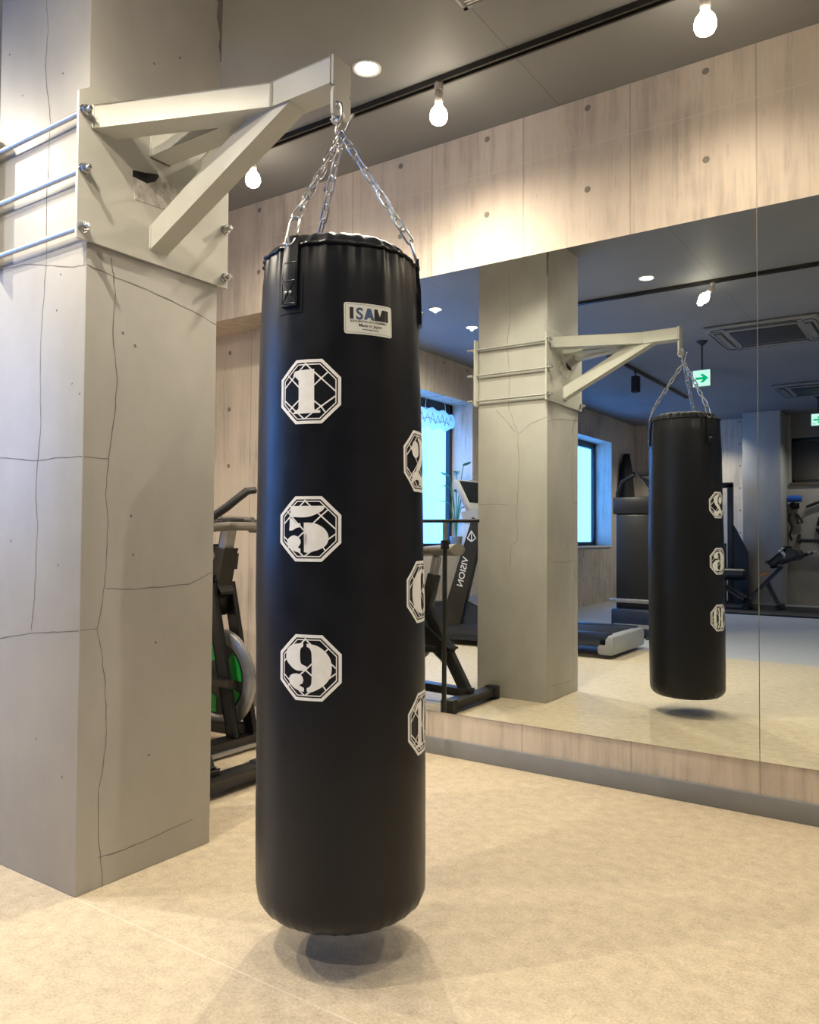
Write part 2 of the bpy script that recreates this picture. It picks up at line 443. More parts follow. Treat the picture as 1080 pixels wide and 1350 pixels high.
# cracks on the face turned to the mirror
Q = [[(-2.36, 2.75), (-2.345, 2.5), (-2.37, 2.3), (-2.355, 2.1), (-2.36, 1.89), (-2.33, 1.80), (-2.29, 1.70), (-2.285, 1.45), (-2.30, 1.2), (-2.29, 1.02), (-2.34, 0.98), (-2.345, 0.86)],
     [(-2.45, 1.87), (-2.38, 1.80), (-2.31, 1.72)], [(-2.29, 1.70), (-2.2, 1.765), (-2.09, 1.80)], [(-2.575, 1.25), (-2.45, 1.255), (-2.36, 1.245)]]
for p in Q: b.ribbon([(x, CY1, z) for x, z in jag(p)], 0.0022, (0, 1, 0), 1)
for x, z in ((-2.53, 2.613), (-2.448, 2.451), (-2.225, 2.451), (-2.216, 1.829), (-2.233, 1.722), (-2.147, 1.489), (-2.108, 1.456), (-2.46, 1.02), (-2.2, 0.95), (-2.3, .42), (-2.16, .33)):
    b.ribbon([(x - .002, CY0, z), (x + .003, CY0, z + .004)], 0.006, (0, -1, 0), 1)
for y, z in ((1.50, 1.66), (1.545, 1.63), (1.54, 1.10), (1.55, .98), (1.70, 2.62), (1.60, 2.55), (1.64, .70), (1.62, .35)):
    b.ribbon([(CX1, y - .003, z), (CX1, y + .003, z + .004)], 0.007, (1, 0, 0), 1)
# broken plaster at the top of the arris
b.prism([(0, 0), (.012, .05), (.006, .09), (.022, .15), (.016, .2), (.05, .26), (-.004, .26)], (CX1 + .001, CY1 + .003, 2.70), (0, -1, 0), (0, 0, 1), (-.006, 0, 0), 1)
struct('column', b, ['paint', 'crack'], 'cracked grey painted concrete column carrying the bag bracket')
b = B(); b.box(-2.615, -2.075, YB - .01, -6.5, 0, CZ, .005)
struct('column.001', b, 'paint', 'grey column far back, seen only in the mirror')

# ------------------------------------------------------------------ rods and bars clamped round the column
for side, yy, lab in (('a', 1.350, 'facing the camera'), ('b', 1.898, 'facing the mirror')):
    for zz, nm in ((2.283, 'top'), (2.110, 'middle'), (1.940, 'lowest')):
        b = B(); b.cyl((-2.655, yy, zz), (-2.045, yy, zz), 0.0078, 12)
        tag(obj('clamping_rod', b, 'galv'), '%s steel clamping rod across the column side %s' % (nm, lab), 'rod', 'rods clamping the bracket to the column')
    b = B(); b.box(-2.594, -2.585, yy - .028, yy + .028, 1.905, 2.345, .002)
    for zz in (2.283, 2.110, 1.940):
        b.lathe([(0.0155, 0), (0.0155, 0.013)], 6, 1, Matrix.Translation((-2.598, yy, zz)) @ Matrix.Rotation(-PI / 2, 4, 'Y'))
    tag(obj('clamping_bar', b, ['bracket', 'zinc']), 'flat upright steel bar holding the rod ends on the column side %s' % lab, 'bar', 'bars at the far ends of the rods')

# ------------------------------------------------------------------ bracket
PX = -2.076
br = thing('wall_bracket', 'grey welded steel bracket bolted to the column, holding the punching bag', 'bracket', (CX1, 1.62, 1.91))
b = B()
b.prism([(1.332, 1.905), (1.912, 1.905), (1.912, 2.335), (1.868, 2.370), (1.378, 2.370), (1.332, 2.337)], (PX - .0095, 0, 0), (0, 1, 0), (0, 0, 1), (.0095, 0, 0))
part('plate', b, 'bracket', br)
TW = 0.072
b = B(); b.beam((PX, 1.62, 2.277), (-1.337, 1.62, 2.277), TW, TW, .004); part('arm', b, 'bracket', br)
for y0, y1 in ((1.414, 1.6170), (1.826, 1.6230)):
    b = B(); b.beam((PX - .009, y0 - .002 * (1 if y0 < 1.6 else -1), 2.2765), (-1.562, y1, 2.2765), TW - .003, TW - .002, .004); part('brace', b, 'bracket', br)
b = B(); b.prism([(PX, 1.945), (PX, 2.022), (-1.655, 2.2405), (-1.485, 2.2405)], (0, 1.587, 0), (1, 0, 0), (0, 0, 1), (0, .066, 0)); part('strut', b, 'bracket', br)
# weld beads
def bead(p0, p1):
    b = B(); p0, p1 = Vector(p0), Vector(p1); n = max(3, int((p1 - p0).length / .006))
    b.tube([p0.lerp(p1, i / n) for i in range(n + 1)], [0.0035 + 0.001 * (i % 2) for i in range(n + 1)], 6); part('weld', b, 'bracket', br)
bead((-1.556, 1.583, 2.245), (-1.556, 1.583, 2.309)); bead((PX, 1.586, 1.947), (PX, 1.586, 2.020)); bead((-1.655, 1.590, 2.240), (-1.49, 1.590, 2.240))
bead((PX, 1.583, 2.243), (PX, 1.583, 2.311)); bead((PX, 1.378, 2.243), (PX, 1.378, 2.311)); bead((PX, 1.655, 1.947), (PX, 1.655, 2.02))
# end plate with a hole for the hook (built as a ring of quads)
b = B(); x0, x1, ya, yb_, za, zb = -1.337, -1.328, 1.583, 1.657, 2.160, 2.318
hc = Vector((0, 1.606, 2.188)); n = 20; ring_i = []; ring_o = []
for k in range(n):
    a = 2 * PI * k / n; ring_i.append((hc.y + .013 * math.cos(a), hc.z + .013 * math.sin(a)))
    c, s = math.cos(a), math.sin(a)
    tt = min(((yb_ - hc.y) / c if c > 1e-6 else 9), ((ya - hc.y) / c if c < -1e-6 else 9), ((.05) / s if s > 1e-6 else 9), ((za - hc.z) / s if s < -1e-6 else 9))
    ring_o.append((hc.y + tt * c, hc.z + tt * s))
for xx in (x0, x1):
    vi = [b.bm.verts.new((xx, *p)) for p in ring_i]; vo = [b.bm.verts.new((xx, *p)) for p in ring_o]
    for k in range(n): b.bm.faces.new((vi[k], vi[(k + 1) % n], vo[(k + 1) % n], vo[k]))
    if xx == x0: vi0, vo0 = vi, vo
for k in range(n):
    b.bm.faces.new((vi0[k], vi0[(k + 1) % n], vi[(k + 1) % n], vi[k])); b.bm.faces.new((vo0[k], vo0[(k + 1) % n], vo[(k + 1) % n], vo[k]))
b.box(x0, x1, ya, yb_, hc.z + .05, zb)
part('end_plate', b, 'bracket', br)
# mortar showing in the plate's opening
b = B()
b.prism([(1.517, 2.172), (1.56, 2.180), (1.611, 2.192), (1.717, 2.184), (1.722, 2.134), (1.70, 2.110), (1.663, 2.092), (1.60, 2.088), (1.527, 2.084)], (PX - .001, 0, 0), (0, 1, 0), (0, 0, 1), (.0025, 0, 0))
b.prism([(1.517, 2.172), (1.56, 2.180), (1.611, 2.195), (1.615, 2.188), (1.60, 2.166), (1.57, 2.150), (1.517, 2.152)], (PX + .0012, 0, 0), (0, 1, 0), (0, 0, 1), (.001, 0, 0), 1)
part('mortar_patch', b, ['mortar', 'void'], br, 'rough pale mortar with a dark slit showing in the plate')
for yy, zz in ((1.350, 2.283), (1.350, 2.110), (1.350, 1.940), (1.898, 2.283), (1.898, 2.110), (1.898, 1.940), (1.615, 2.341)):
    rm = Matrix.Translation((PX, yy, zz)) @ Matrix.Rotation(PI / 2, 4, 'Y')
    b = B(); b.lathe([(0.017, 0), (0.017, 0.003)], 24, 0, rm)
    b.lathe([(0.0135, 0.003), (0.0148, 0.005), (0.0148, 0.014), (0.0135, 0.016)], 6, 0, rm @ Matrix.Rotation(random.random(), 4, 'Z'))
    b.lathe([(0.0078, 0.014), (0.0078, 0.030), (0.006, 0.032)], 14, 0, rm)
    part('bolt', b, 'zinc', br)

# ================================================================== PUNCHING BAG
ZT, ZB = 1.745, 0.107
PROF = [(0.0, .2135), (.2, .2155), (.4, .2170), (.7, .2168), (1.0, .2150), (1.3, .2115), (1.56, .2070), (1.68, .2030), (1.745, .1965)]
def rad(z):
    for (a, ra), (c, rc) in zip(PROF, PROF[1:]):
        if z <= c:
            t = (z - a) / (c - a); t = max(0, min(1, t)); return ra + (rc - ra) * t
    return PROF[-1][1]
def pleat(th, k=0):
    return 0.55 * math.sin(29 * th + 1.3 * math.sin(3 * th + k)) + 0.35 * math.sin(47 * th + k + 1.1 * math.sin(5 * th)) + 0.3 * math.sin(17 * th + 2 * k)
def RR(th, z):
    r = rad(z)
    r += 0.0022 * noise.noise(Vector((math.cos(th) * 1.6, math.sin(th) * 1.6, z * 2.6)))
    r += 0.0007 * noise.noise(Vector((math.cos(th) * 5, math.sin(th) * 5, z * 9)))
    r += 0.0034 * pleat(th) * math.exp(-(ZT - z) / 0.05)
    r += 0.0052 * noise.noise(Vector((math.cos(th) * 6, math.sin(th) * 6, 3))) * math.exp(-(ZT - z) / 0.10)
    return r
LEAN = Vector((0.827, 0.562, 0)) * 0.0115
def axis(z):
    return BAG + LEAN * (1.6 - z)
def on_bag(th, z, off=0.0):
    a = axis(z); r = RR(th, z) + off
    return Vector((a.x + r * math.cos(th), a.y + r * math.sin(th), z))
bag = thing('punching_bag', 'tall black leather punching bag with numbered octagon targets, hanging from the bracket', 'punching bag', (BAG.x, BAG.y, 0.10))
NS = 200
b = B(); rings = []
FIL = 0.055
# bottom: flat disc, pleated fillet
for (rr, zz, pl) in ((.03, 0, 0), (.08, 0, .1), (.12, .001, .3), (rad(.16) - FIL, .003, .8)):
    rings.append([(rr, ZB + zz + 0.003 * pl * pleat(2 * PI * k / NS, 2)) for k in range(NS)])
for i in range(1, 7):
    a = -PI / 2 + (PI / 2) * i / 6
    rings.append([(rad(.16) - FIL + FIL * math.cos(a) + 0.0028 * math.sin(-a) * pleat(2 * PI * k / NS, 2), ZB + FIL + FIL * math.sin(a) * 1.0) for k in range(NS)])
zs = [ZB + FIL + (ZT - ZB - FIL) * i / 96 for i in range(1, 97)]
for z in zs: rings.append([(RR(2 * PI * k / NS, z), z) for k in range(NS)])
vr = []
for rg in rings:
    row = []
    for k, (r, z) in enumerate(rg):
        a = axis(z); th = 2 * PI * k / NS
        row.append(b.bm.verts.new((a.x + r * math.cos(th), a.y + r * math.sin(th), z)))
    vr.append(row)
for r0, r1 in zip(vr, vr[1:]):
    for k in range(NS): b.bm.faces.new((r0[k], r0[(k + 1) % NS], r1[(k + 1) % NS], r1[k]))
b.bm.faces.new(list(reversed(vr[0])))
part('body', b, 'leather', bag, sharp=60)
# top cover: puckered ring and lid
b = B(); vr = []
TOP = [(0.002, -.002, .0), (-.003, .004, .5), (-.010, .014, 1), (-.020, .025, 1), (-.032, .034, .8), (-.045, .040, .4), (-.09, .036, .1), (-.15, .034, 0)]
for (dr, dz, pl) in TOP:
    row = []
    for k in range(NS):
        th = 2 * PI * k / NS; r = RR(th, ZT) + dr; z = ZT + dz + 0.0035 * pl * pleat(th, 4); a = axis(z)
        row.append(b.bm.verts.new((a.x + r * math.cos(th), a.y + r * math.sin(th), z)))
    vr.append(row)
for r0, r1 in zip(vr, vr[1:]):
    for k in range(NS): b.bm.faces.new((r0[k], r0[(k + 1) % NS], r1[(k + 1) % NS], r1[k]))
b.bm.faces.new(vr[-1])
part('top_cover', b, 'leather', bag, sharp=60)
b = B(); b.tube([on_bag(2 * PI * k / NS, ZT, .002) + Vector((0, 0, .0015 * noise.noise(Vector((math.cos(2 * PI * k / NS) * 3, math.sin(2 * PI * k / NS) * 3, 9))))) for k in range(NS)], .0042, 8, closed=True)
part('piping', b, 'leather', bag)

def wrap(bm, th0, z0, off, step=0.006):
    """bend a flat (u,v) mesh round the bag: u right, v up"""
    us = [v.co.x for v in bm.verts]; vs = [v.co.y for v in bm.verts]
    for lo, hi, nrm in ((min(us), max(us), (1, 0, 0)), (min(vs), max(vs), (0, 1, 0))):
        x = lo + step
        while x < hi:
            co = (x, 0, 0) if nrm[0] else (0, x, 0)
            bmesh.ops.bisect_plane(bm, geom=bm.verts[:] + bm.edges[:] + bm.faces[:], plane_co=co, plane_no=nrm, dist=1e-6); x += step
    for v in bm.verts:
        z = z0 + v.co.y; v.co = on_bag(th0 + v.co.x / rad(z), z, off)

def poly(bm, pts, s=1.0, dx=0.0, dy=0.0, mi=0):
    f = bm.faces.new([bm.verts.new((p[0] * s + dx, p[1] * s + dy, 0)) for p in pts]); f.material_index = mi
    if f.normal.z < 0 or sum(p[0] * q[1] - p[1] * q[0] for p, q in zip(pts, pts[1:] + pts[:1])) < 0: f.normal_flip()
    bmesh.ops.triangulate(bm, faces=[f])

def spl(pts, n=5):
    """closed Catmull-Rom through control points; points given as (x,y,'c') stay corners"""
    out = []; m = len(pts)
    for i in range(m):
        p0, p1, p2, p3 = pts[i - 1], pts[i], pts[(i + 1) % m], pts[(i + 2) % m]
        c1, c2 = len(p1) > 2, len(p2) > 2
        a = Vector(p1[:2]); d = Vector(p2[:2])
        t1 = (d - Vector(p0[:2])) * .5 if not c1 else (d - a) * .6
        t2 = (Vector(p3[:2]) - a) * .5 if not c2 else (d - a) * .6
        for k in range(n):
            t = k / n
            out.append(tuple((2 * t**3 - 3 * t**2 + 1) * a + (t**3 - 2 * t**2 + t) * t1 + (-2 * t**3 + 3 * t**2) * d + (t**3 - t**2) * t2))
    return out

def px(pts, cx, cy, hx, hy):
    return [((p[0] - cx) / hx, -(p[1] - cy) / hy) + tuple(p[2:]) for p in pts]
C = 'c'
G = {}
G['1'] = [px([(330, 300, C), (350, 262), (420, 250), (630, 238, C), (635, 780), (650, 810), (715, 815, C), (715, 850, C), (380, 855), (330, 845, C), (360, 812), (400, 790), (410, 720), (405, 330), (380, 300), (345, 312), (310, 345, C)], 552, 550, 432, 460)]
G['5'] = [px([(315, 295, C), (790, 293, C), (765, 350), (690, 400), (590, 440), (480, 452), (380, 448), (298, 438, C), (312, 370)], 567, 610, 428, 460),
          px([(300, 458, C), (340, 470, C), (410, 540, C), (462, 530, C), (465, 585, C), (400, 600), (340, 632), (292, 632, C), (300, 560)], 567, 610, 428, 460),
          px([(510, 525, C), (600, 525), (700, 550), (790, 615), (832, 700), (825, 790), (780, 855), (700, 898), (600, 928), (570, 940), (513, 928, C), (513, 885, C), (560, 860), (583, 800), (590, 700), (575, 620), (545, 575), (510, 565, C)], 567, 610, 428, 460),
          px([(362, 700), (440, 730), (468, 790), (445, 845), (412, 865), (465, 880, C), (465, 938, C), (400, 925), (310, 890), (262, 820), (275, 750)], 567, 610, 428, 460)]
NINE = [px([(490, 258, C), (490, 305, C), (455, 335), (445, 400), (448, 500), (465, 550), (540, 585, C), (540, 632, C), (480, 647), (380, 642), (290, 580), (235, 510), (225, 440), (250, 350), (320, 290), (400, 268)], 565, 600, 445, 475),
        px([(538, 262, C), (610, 270), (700, 298), (790, 365), (855, 460), (878, 570), (868, 690), (820, 790), (740, 868), (640, 925), (575, 945), (540, 930, C), (540, 885, C), (585, 860), (607, 800), (610, 640), (610, 470), (603, 380), (580, 330), (538, 305, C)], 565, 600, 445, 475),
        px([(385, 690), (460, 710), (492, 770), (475, 825), (435, 850), (500, 885, C), (500, 938, C), (430, 928), (335, 880), (275, 800), (300, 720)], 565, 600, 445, 475)]
G['9'] = NINE
G['6'] = [[(-p[0], -p[1]) + tuple(p[2:]) for p in q] for q in NINE]
G['2'] = [[(-.33, .63), (-.12, .58), (-.02, .40), (-.06, .2), (-.25, .10), (-.45, .16), (-.55, .36), (-.48, .56)],
          [(-.08, .76, C), (.15, .76), (.40, .66), (.54, .46), (.52, .22), (.36, -.02), (.10, -.22), (-.15, -.38), (-.33, -.52, C), (-.22, -.22), (.02, .02), (.10, .25), (.08, .55), (-.08, .68, C)],
          [(-.60, -.66, C), (-.45, -.40), (-.15, -.30), (.10, -.42), (.32, -.48), (.50, -.36, C), (.56, -.42, C), (.52, -.66), (.32, -.80), (.08, -.76), (-.10, -.60), (-.35, -.62), (-.56, -.74, C)]]
G['10'] = [[(-.62, .48, C), (-.52, .62), (-.40, .68), (-.14, .70, C), (-.13, -.55), (-.08, -.62), (.0, -.64, C), (.0, -.72, C), (-.58, -.72, C), (-.58, -.64, C), (-.46, -.62), (-.42, -.52), (-.42, .45), (-.46, .50), (-.58, .42, C)],
           [(.28, .74, C), (.28, .64, C), (.20, .55), (.19, .2), (.19, -.3), (.20, -.56), (.28, -.66, C), (.28, -.76, C), (.12, -.68), (.03, -.4), (.01, 0), (.03, .4), (.12, .66)],
           [(.36, .74, C), (.36, .64, C), (.43, .55), (.44, .2), (.44, -.3), (.43, -.56), (.36, -.66, C), (.36, -.76, C), (.56, -.66), (.68, -.4), (.71, 0), (.68, .4), (.56, .66)]]
NODE = {'T': (-.10, .84), 'L1': (-.58, .39), 'R1': (.40, .39), 'C': (-.10, -.07), 'L2': (-.57, -.46), 'R2': (.40, -.46), 'Bt': (-.13, -.83)}
SEG = [('T', 'L1'), ('T', 'R1'), ('L1', 'C'), ('R1', 'C'), ('C', 'L2'), ('C', 'R2'), ('L2', 'Bt'), ('R2', 'Bt'),
       ('L1', (-.72, .53)), ('L1', (-.86, .13)), ('R1', (.60, .57)), ('R1', (.83, .0)), ('L2', (-.86, -.22)), ('L2', (-.69, -.58)), ('R2', (.83, -.15)), ('R2', (.53, -.64))]
def octagon(bm, ro, ri, hw, hh):
    k = 0.425
    base = [(k, 1), (1, k), (1, -k), (k, -1), (-k, -1), (-1, -k), (-1, k), (-k, 1)]
    o = [bm.verts.new((x * hw * ro, y * hh * ro, 0)) for x, y in base]; i = [bm.verts.new((x * hw * ri, y * hh * ri, 0)) for x, y in base]
    for a in range(8): bm.faces.new((o[a], i[a], i[(a + 1) % 8], o[(a + 1) % 8]))
def target(num, th, z):
    bm = bmesh.new(); hw, hh = .0785, .0765
    octagon(bm, 1.0, .905, hw, hh); octagon(bm, .862, .828, hw, hh)
    for a, c in SEG:
        p = Vector(NODE[a]) if isinstance(a, str) else Vector(a); q = Vector(NODE[c]) if isinstance(c, str) else Vector(c)
        d = (q - p).normalized(); s = Vector((-d.y, d.x)) * .021
        poly(bm, [tuple(p + s), tuple(q + s), tuple(q - s), tuple(p - s)], hw)
    for nm in ('L1', 'R1', 'L2', 'R2', 'C', 'T'):
        c = NODE[nm]; poly(bm, [(c[0] + .038 * math.cos(PI * k / 4), c[1] + .038 * math.sin(PI * k / 4)) for k in range(8)], hw)
    for v in bm.verts: v.co.z = 0
    wrap(bm, th, z, 0.0008)
    bb = B(); bb.bm.free(); bb.bm = bm
    o = part('octagon_target', bb, 'white_print', bag, 'white chain-link octagon target numbered %s' % num, recalc=False)
    bm = bmesh.new()
    for g in G[num]: poly(bm, spl(g), hw)
    wrap(bm, th, z, 0.0013)
    bb = B(); bb.bm.free(); bb.bm = bm
    part('number', bb, 'white_print', o, recalc=False)
RD = math.radians
for num, th, z in (('1', -71.8, 1.386), ('5', -71.5, 1.062), ('9', -71.2, .739), ('2', 16.5, 1.234), ('6', 17.2, .908), ('10', 17.8, .582)):
    target(num, RD(th), z)
# maker's label
def rrect(w, h, r, n=5):
    out = []
    for cx, cy, a0 in ((w / 2 - r, h / 2 - r, 0), (-w / 2 + r, h / 2 - r, 90), (-w / 2 + r, -h / 2 + r, 180), (w / 2 - r, -h / 2 + r, 270)):
        for k in range(n + 1): a = RD(a0 + 90 * k / n); out.append((cx + r * math.cos(a), cy + r * math.sin(a)))
    return out
TH, ZL = RD(-31.6), 1.561
bm = bmesh.new(); poly(bm, rrect(.122, .075, .006)); wrap(bm, TH, ZL, .0016); bb = B(); bb.bm.free(); bb.bm = bm
lab = part('label_patch', bb, 'label', bag, "pale maker's label with black and blue lettering", recalc=False)
def letter(s, size, u, v, bold, mat, name='lettering', sx=1.0, off=.0022):
    bm = text_bmesh(s, size, bold)
    for q in bm.verts: q.co.x = q.co.x * sx + u; q.co.y += v; q.co.z = 0
    wrap(bm, TH, ZL, off); bb = B(); bb.bm.free(); bb.bm = bm
    part(name, bb, mat, lab, recalc=False)
def cut_letter(polys, u, mat):
    bm = bmesh.new()
    for p in polys: poly(bm, p, .0278, u, -.0015)
    for q in bm.verts: q.co.z = 0
    wrap(bm, TH, ZL, .0022); bb = B(); bb.bm.free(); bb.bm = bm
    part('lettering', bb, mat, lab, recalc=False)
cut_letter([[(-.165, 0), (.165, 0), (.165, 1), (-.165, 1)]], -.0430, 'ink')
cut_letter([[(-.15, 0), (.15, 0), (.15, 1), (-.15, 1)]], .0462, 'ink')
cut_letter([[(-.52, 0), (-.30, 0), (-.30, .58), (-.09, 0), (.09, 0), (.30, .58), (.30, 0), (.52, 0), (.52, 1), (.22, 1), (0, .36), (-.22, 1), (-.52, 1)]], .0270, 'ink')
cut_letter([[(-.47, 0), (-.19, 0), (-.13, .19), (.13, .19), (.19, 0), (.47, 0), (.16, 1), (.0, 1), (.0, .74), (.08, .40), (-.08, .40), (.0, .74), (.0, 1), (-.16, 1)]], -.0005, 'blue_ink')
letter('S', .0385, -.0240, -.0015, .0011, 'blue_ink')
letter("BUDO MARTIAL ART'S EQUIPMENT", .0062, 0, -.0088, .0001, 'ink', sx=.95)
letter('Made in Japan', .0105, .003, -.0192, .0001, 'ink')
letter('www.isami.co.jp', .0062, .003, -.0270, .0001, 'ink')
bm = bmesh.new()
o1 = rrect(.115, .068, .004); o2 = rrect(.1138, .0668, .0035); va = [bm.verts.new((*p, 0)) for p in o1]; vb = [bm.verts.new((*p, 0)) for p in o2]
for k in range(len(va)): bm.faces.new((va[k], va[(k + 1) % len(va)], vb[(k + 1) % len(va)], vb[k]))
wrap(bm, TH, ZL, .0022); bb = B(); bb.bm.free(); bb.bm = bm; part('printed_border', bb, 'ink', lab, recalc=False)

# straps, rings and chains
HOOK = Vector((BAG.x - .002, BAG.y + .002, 2.108))
def slab_on_bag(bb, th0, z0, z1, w, off, t, mi=0, nz=14, nu=4):
    rows = []
    for layer in (off, off + t):
        g = []
        for i in range(nz + 1):
            z = z0 + (z1 - z0) * i / nz
            g.append([bb.bm.verts.new(on_bag(th0 + (j / nu - .5) * w / .205, min(z, ZT - .001), layer) + Vector((0, 0, max(0, z - ZT + .001)))) for j in range(nu + 1)])
        rows.append(g)
    fs = []
    for g in rows:
        for i in range(nz):
            for j in range(nu): fs.append(bb.bm.faces.new((g[i][j], g[i][j + 1], g[i + 1][j + 1], g[i + 1][j])))
    a, c = rows
    for i in range(nz):
        fs.append(bb.bm.faces.new((a[i][0], a[i + 1][0], c[i + 1][0], c[i][0]))); fs.append(bb.bm.faces.new((a[i][nu], a[i + 1][nu], c[i + 1][nu], c[i][nu])))
    for j in range(nu):
        fs.append(bb.bm.faces.new((a[0][j], a[0][j + 1], c[0][j + 1], c[0][j]))); fs.append(bb.bm.faces.new((a[nz][j], a[nz][j + 1], c[nz][j + 1], c[nz][j])))
    for f in fs: f.material_index = mi
def stadium(c, d, s, length, width, n=6):
    """points of a stadium-shaped link: centre c, long axis d, cross axis s"""
    r = width / 2; h = length / 2 - r; pts = []
    for k in range(n + 1): a = PI * k / n; pts.append(c + d * (h + r * math.sin(a)) + s * (r * math.cos(a)))
    for k in range(n + 1): a = PI * k / n; pts.append(c - d * (h + r * math.sin(a)) - s * (r * math.cos(a)))
    return pts
for th in (RD(-86.5), RD(33), RD(153)):
    bb = B(); slab_on_bag(bb, th, 1.594, 1.765, .046, .0012, .0075)
    st = part('strap', bb, 'leather', bag, sharp=30)
    bb = B(); slab_on_bag(bb, th, 1.578, 1.672, .070, .0004, .0012, nz=8); part('stitched_patch', bb, 'leather', st)
    # stitch lines as thin raised cords
    bb = B()
    def cord(z0, u0, z1, u1):
        n = 8; bb.tube([on_bag(th + (u0 + (u1 - u0) * k / n) / .205, z0 + (z1 - z0) * k / n, .0092) for k in range(n + 1)], .0007, 5)
    for q in ((1.60, -.019, 1.60, .019), (1.655, -.019, 1.655, .019), (1.60, -.019, 1.70, -.019), (1.60, .019, 1.70, .019), (1.60, -.019, 1.655, .019), (1.60, .019, 1.655, -.019), (1.70, -.019, 1.70, .019)): cord(*q)
    part('stitching', bb, 'plastic', st)
    bb = B()
    for u in (-.007, .007):
        p = on_bag(th + u / .205, 1.627, .0088); nrm = Vector((math.cos(th), math.sin(th), 0)); bb.ball(p, .0042, sub=2, sc=(1, 1, 1))
    part('rivet', bb, 'steel', st)
    # wire ring through the strap top, hooked over the rim
    a0 = axis(1.77); out = Vector((math.cos(th), math.sin(th), 0)); tan = Vector((-math.sin(th), math.cos(th), 0))
    P0 = Vector((a0.x, a0.y, 1.752)) + out * .205; P1 = Vector((a0.x, a0.y, 1.812)) + out * .186
    d = (P1 - P0).normalized(); bb = B(); bb.tube(stadium((P0 + P1) / 2, d, tan, .080, .030), .0029, 8, closed=True)
    part('wire_ring', bb, 'zinc', st)
    # chain up to the hook
    S = P1 + d * .008; dv = HOOK - S; Lc = dv.length; pitch = .0365; nL = max(4, round(Lc / pitch)); dd = dv.normalized()
    s1 = (tan - dd * tan.dot(dd)).normalized(); s2 = dd.cross(s1)
    bb = B()
    for i in range(nL):
        c = S + dd * ((i + .5) * Lc / nL); an = .6 + (i % 2) * PI / 2 + random.uniform(-.25, .25)
        ax = s1 * math.cos(an) + s2 * math.sin(an)
        bb.tube(stadium(c, dd, ax, Lc / nL + .0135, .0195), .0031, 7, closed=True)
    part('chain', bb, 'zinc', bag, sharp=80)
# small shackle through the end plate, and the open hook that gathers the chains
c0 = Vector((-1.3325, 1.606, 2.170)); up = Vector((0, 0, 1)); ex = Vector((1, 0, 0))
b = B(); b.tube(stadium(c0, up, ex, .056, .030), .0042, 8, closed=True); part('shackle', b, 'zinc', br)
b = B(); b.cyl(c0 + Vector((-.022, 0, -.012)), c0 + Vector((.022, 0, -.012)), .0035, 10)
b.lathe([(.007, 0), (.007, .007)], 6, 0, Matrix.Translation(c0 + Vector((.014, 0, -.012))) @ Matrix.Rotation(PI / 2, 4, 'Y')); part('shackle_pin', b, 'zinc', br)
e = Vector((.827, .562, 0)); low = Vector((BAG.x - .006, BAG.y + .002, 2.118)); tl = (up + e * .42).normalized(); sd = (e - tl * e.dot(tl)).normalized(); w_ = .0125
top = Vector((c0.x, c0.y, 2.146))
pts = [top + ex * .010 + up * -.006, top + ex * .008 + up * .004, top + up * .008, top - ex * .006 + up * .002, low - sd * w_ + tl * .018]
for k in range(9): a = PI + PI * k / 8; pts.append(low + sd * (w_ * math.cos(a)) + tl * (w_ * math.sin(a)))
pts += [low + sd * w_ + tl * .02, low + sd * (w_ + .001) + tl * .052]
b.bm = bmesh.new(); b.tube(pts, .0038, 10); part('hook', b, 'zinc', bag, sharp=80)

# ================================================================== LIGHTS ON THE CEILING
def track(name, p0, p1, lab):
    b = B(); p0, p1 = Vector(p0), Vector(p1); d = (p1 - p0).normalized(); s = d.cross(Vector((0, 0, 1)))
    for o in (-.0145, .0145): b.beam(p0 + s * o, p1 + s * o, .008, .024, .001)
    b.beam(p0 + Vector((0, 0, .008)), p1 + Vector((0, 0, .008)), .034, .008)
    for q in (p0, p1): b.beam(q - d * .006, q + d * .006, .040, .026, .002)
    tag(obj(name, b, 'track'), lab, 'lighting track', 'ceiling lighting tracks')
track('lighting_track', (-2.84, 2.77, CZ - .0125), (1.9, 2.77, CZ - .0125), 'dark lighting track along the ceiling in front of the concrete beam')
track('lighting_track', (-2.9, .38, CZ - .0125), (1.9, .38, CZ - .0125), 'dark lighting track seen in the mirror carrying one lit tilted bulb')
track('lighting_track', (-2.945, -.6, CZ - .0125), (-2.945, -4.6, CZ - .0125), 'dark lighting track seen in the mirror carrying an unlit black spotlight')

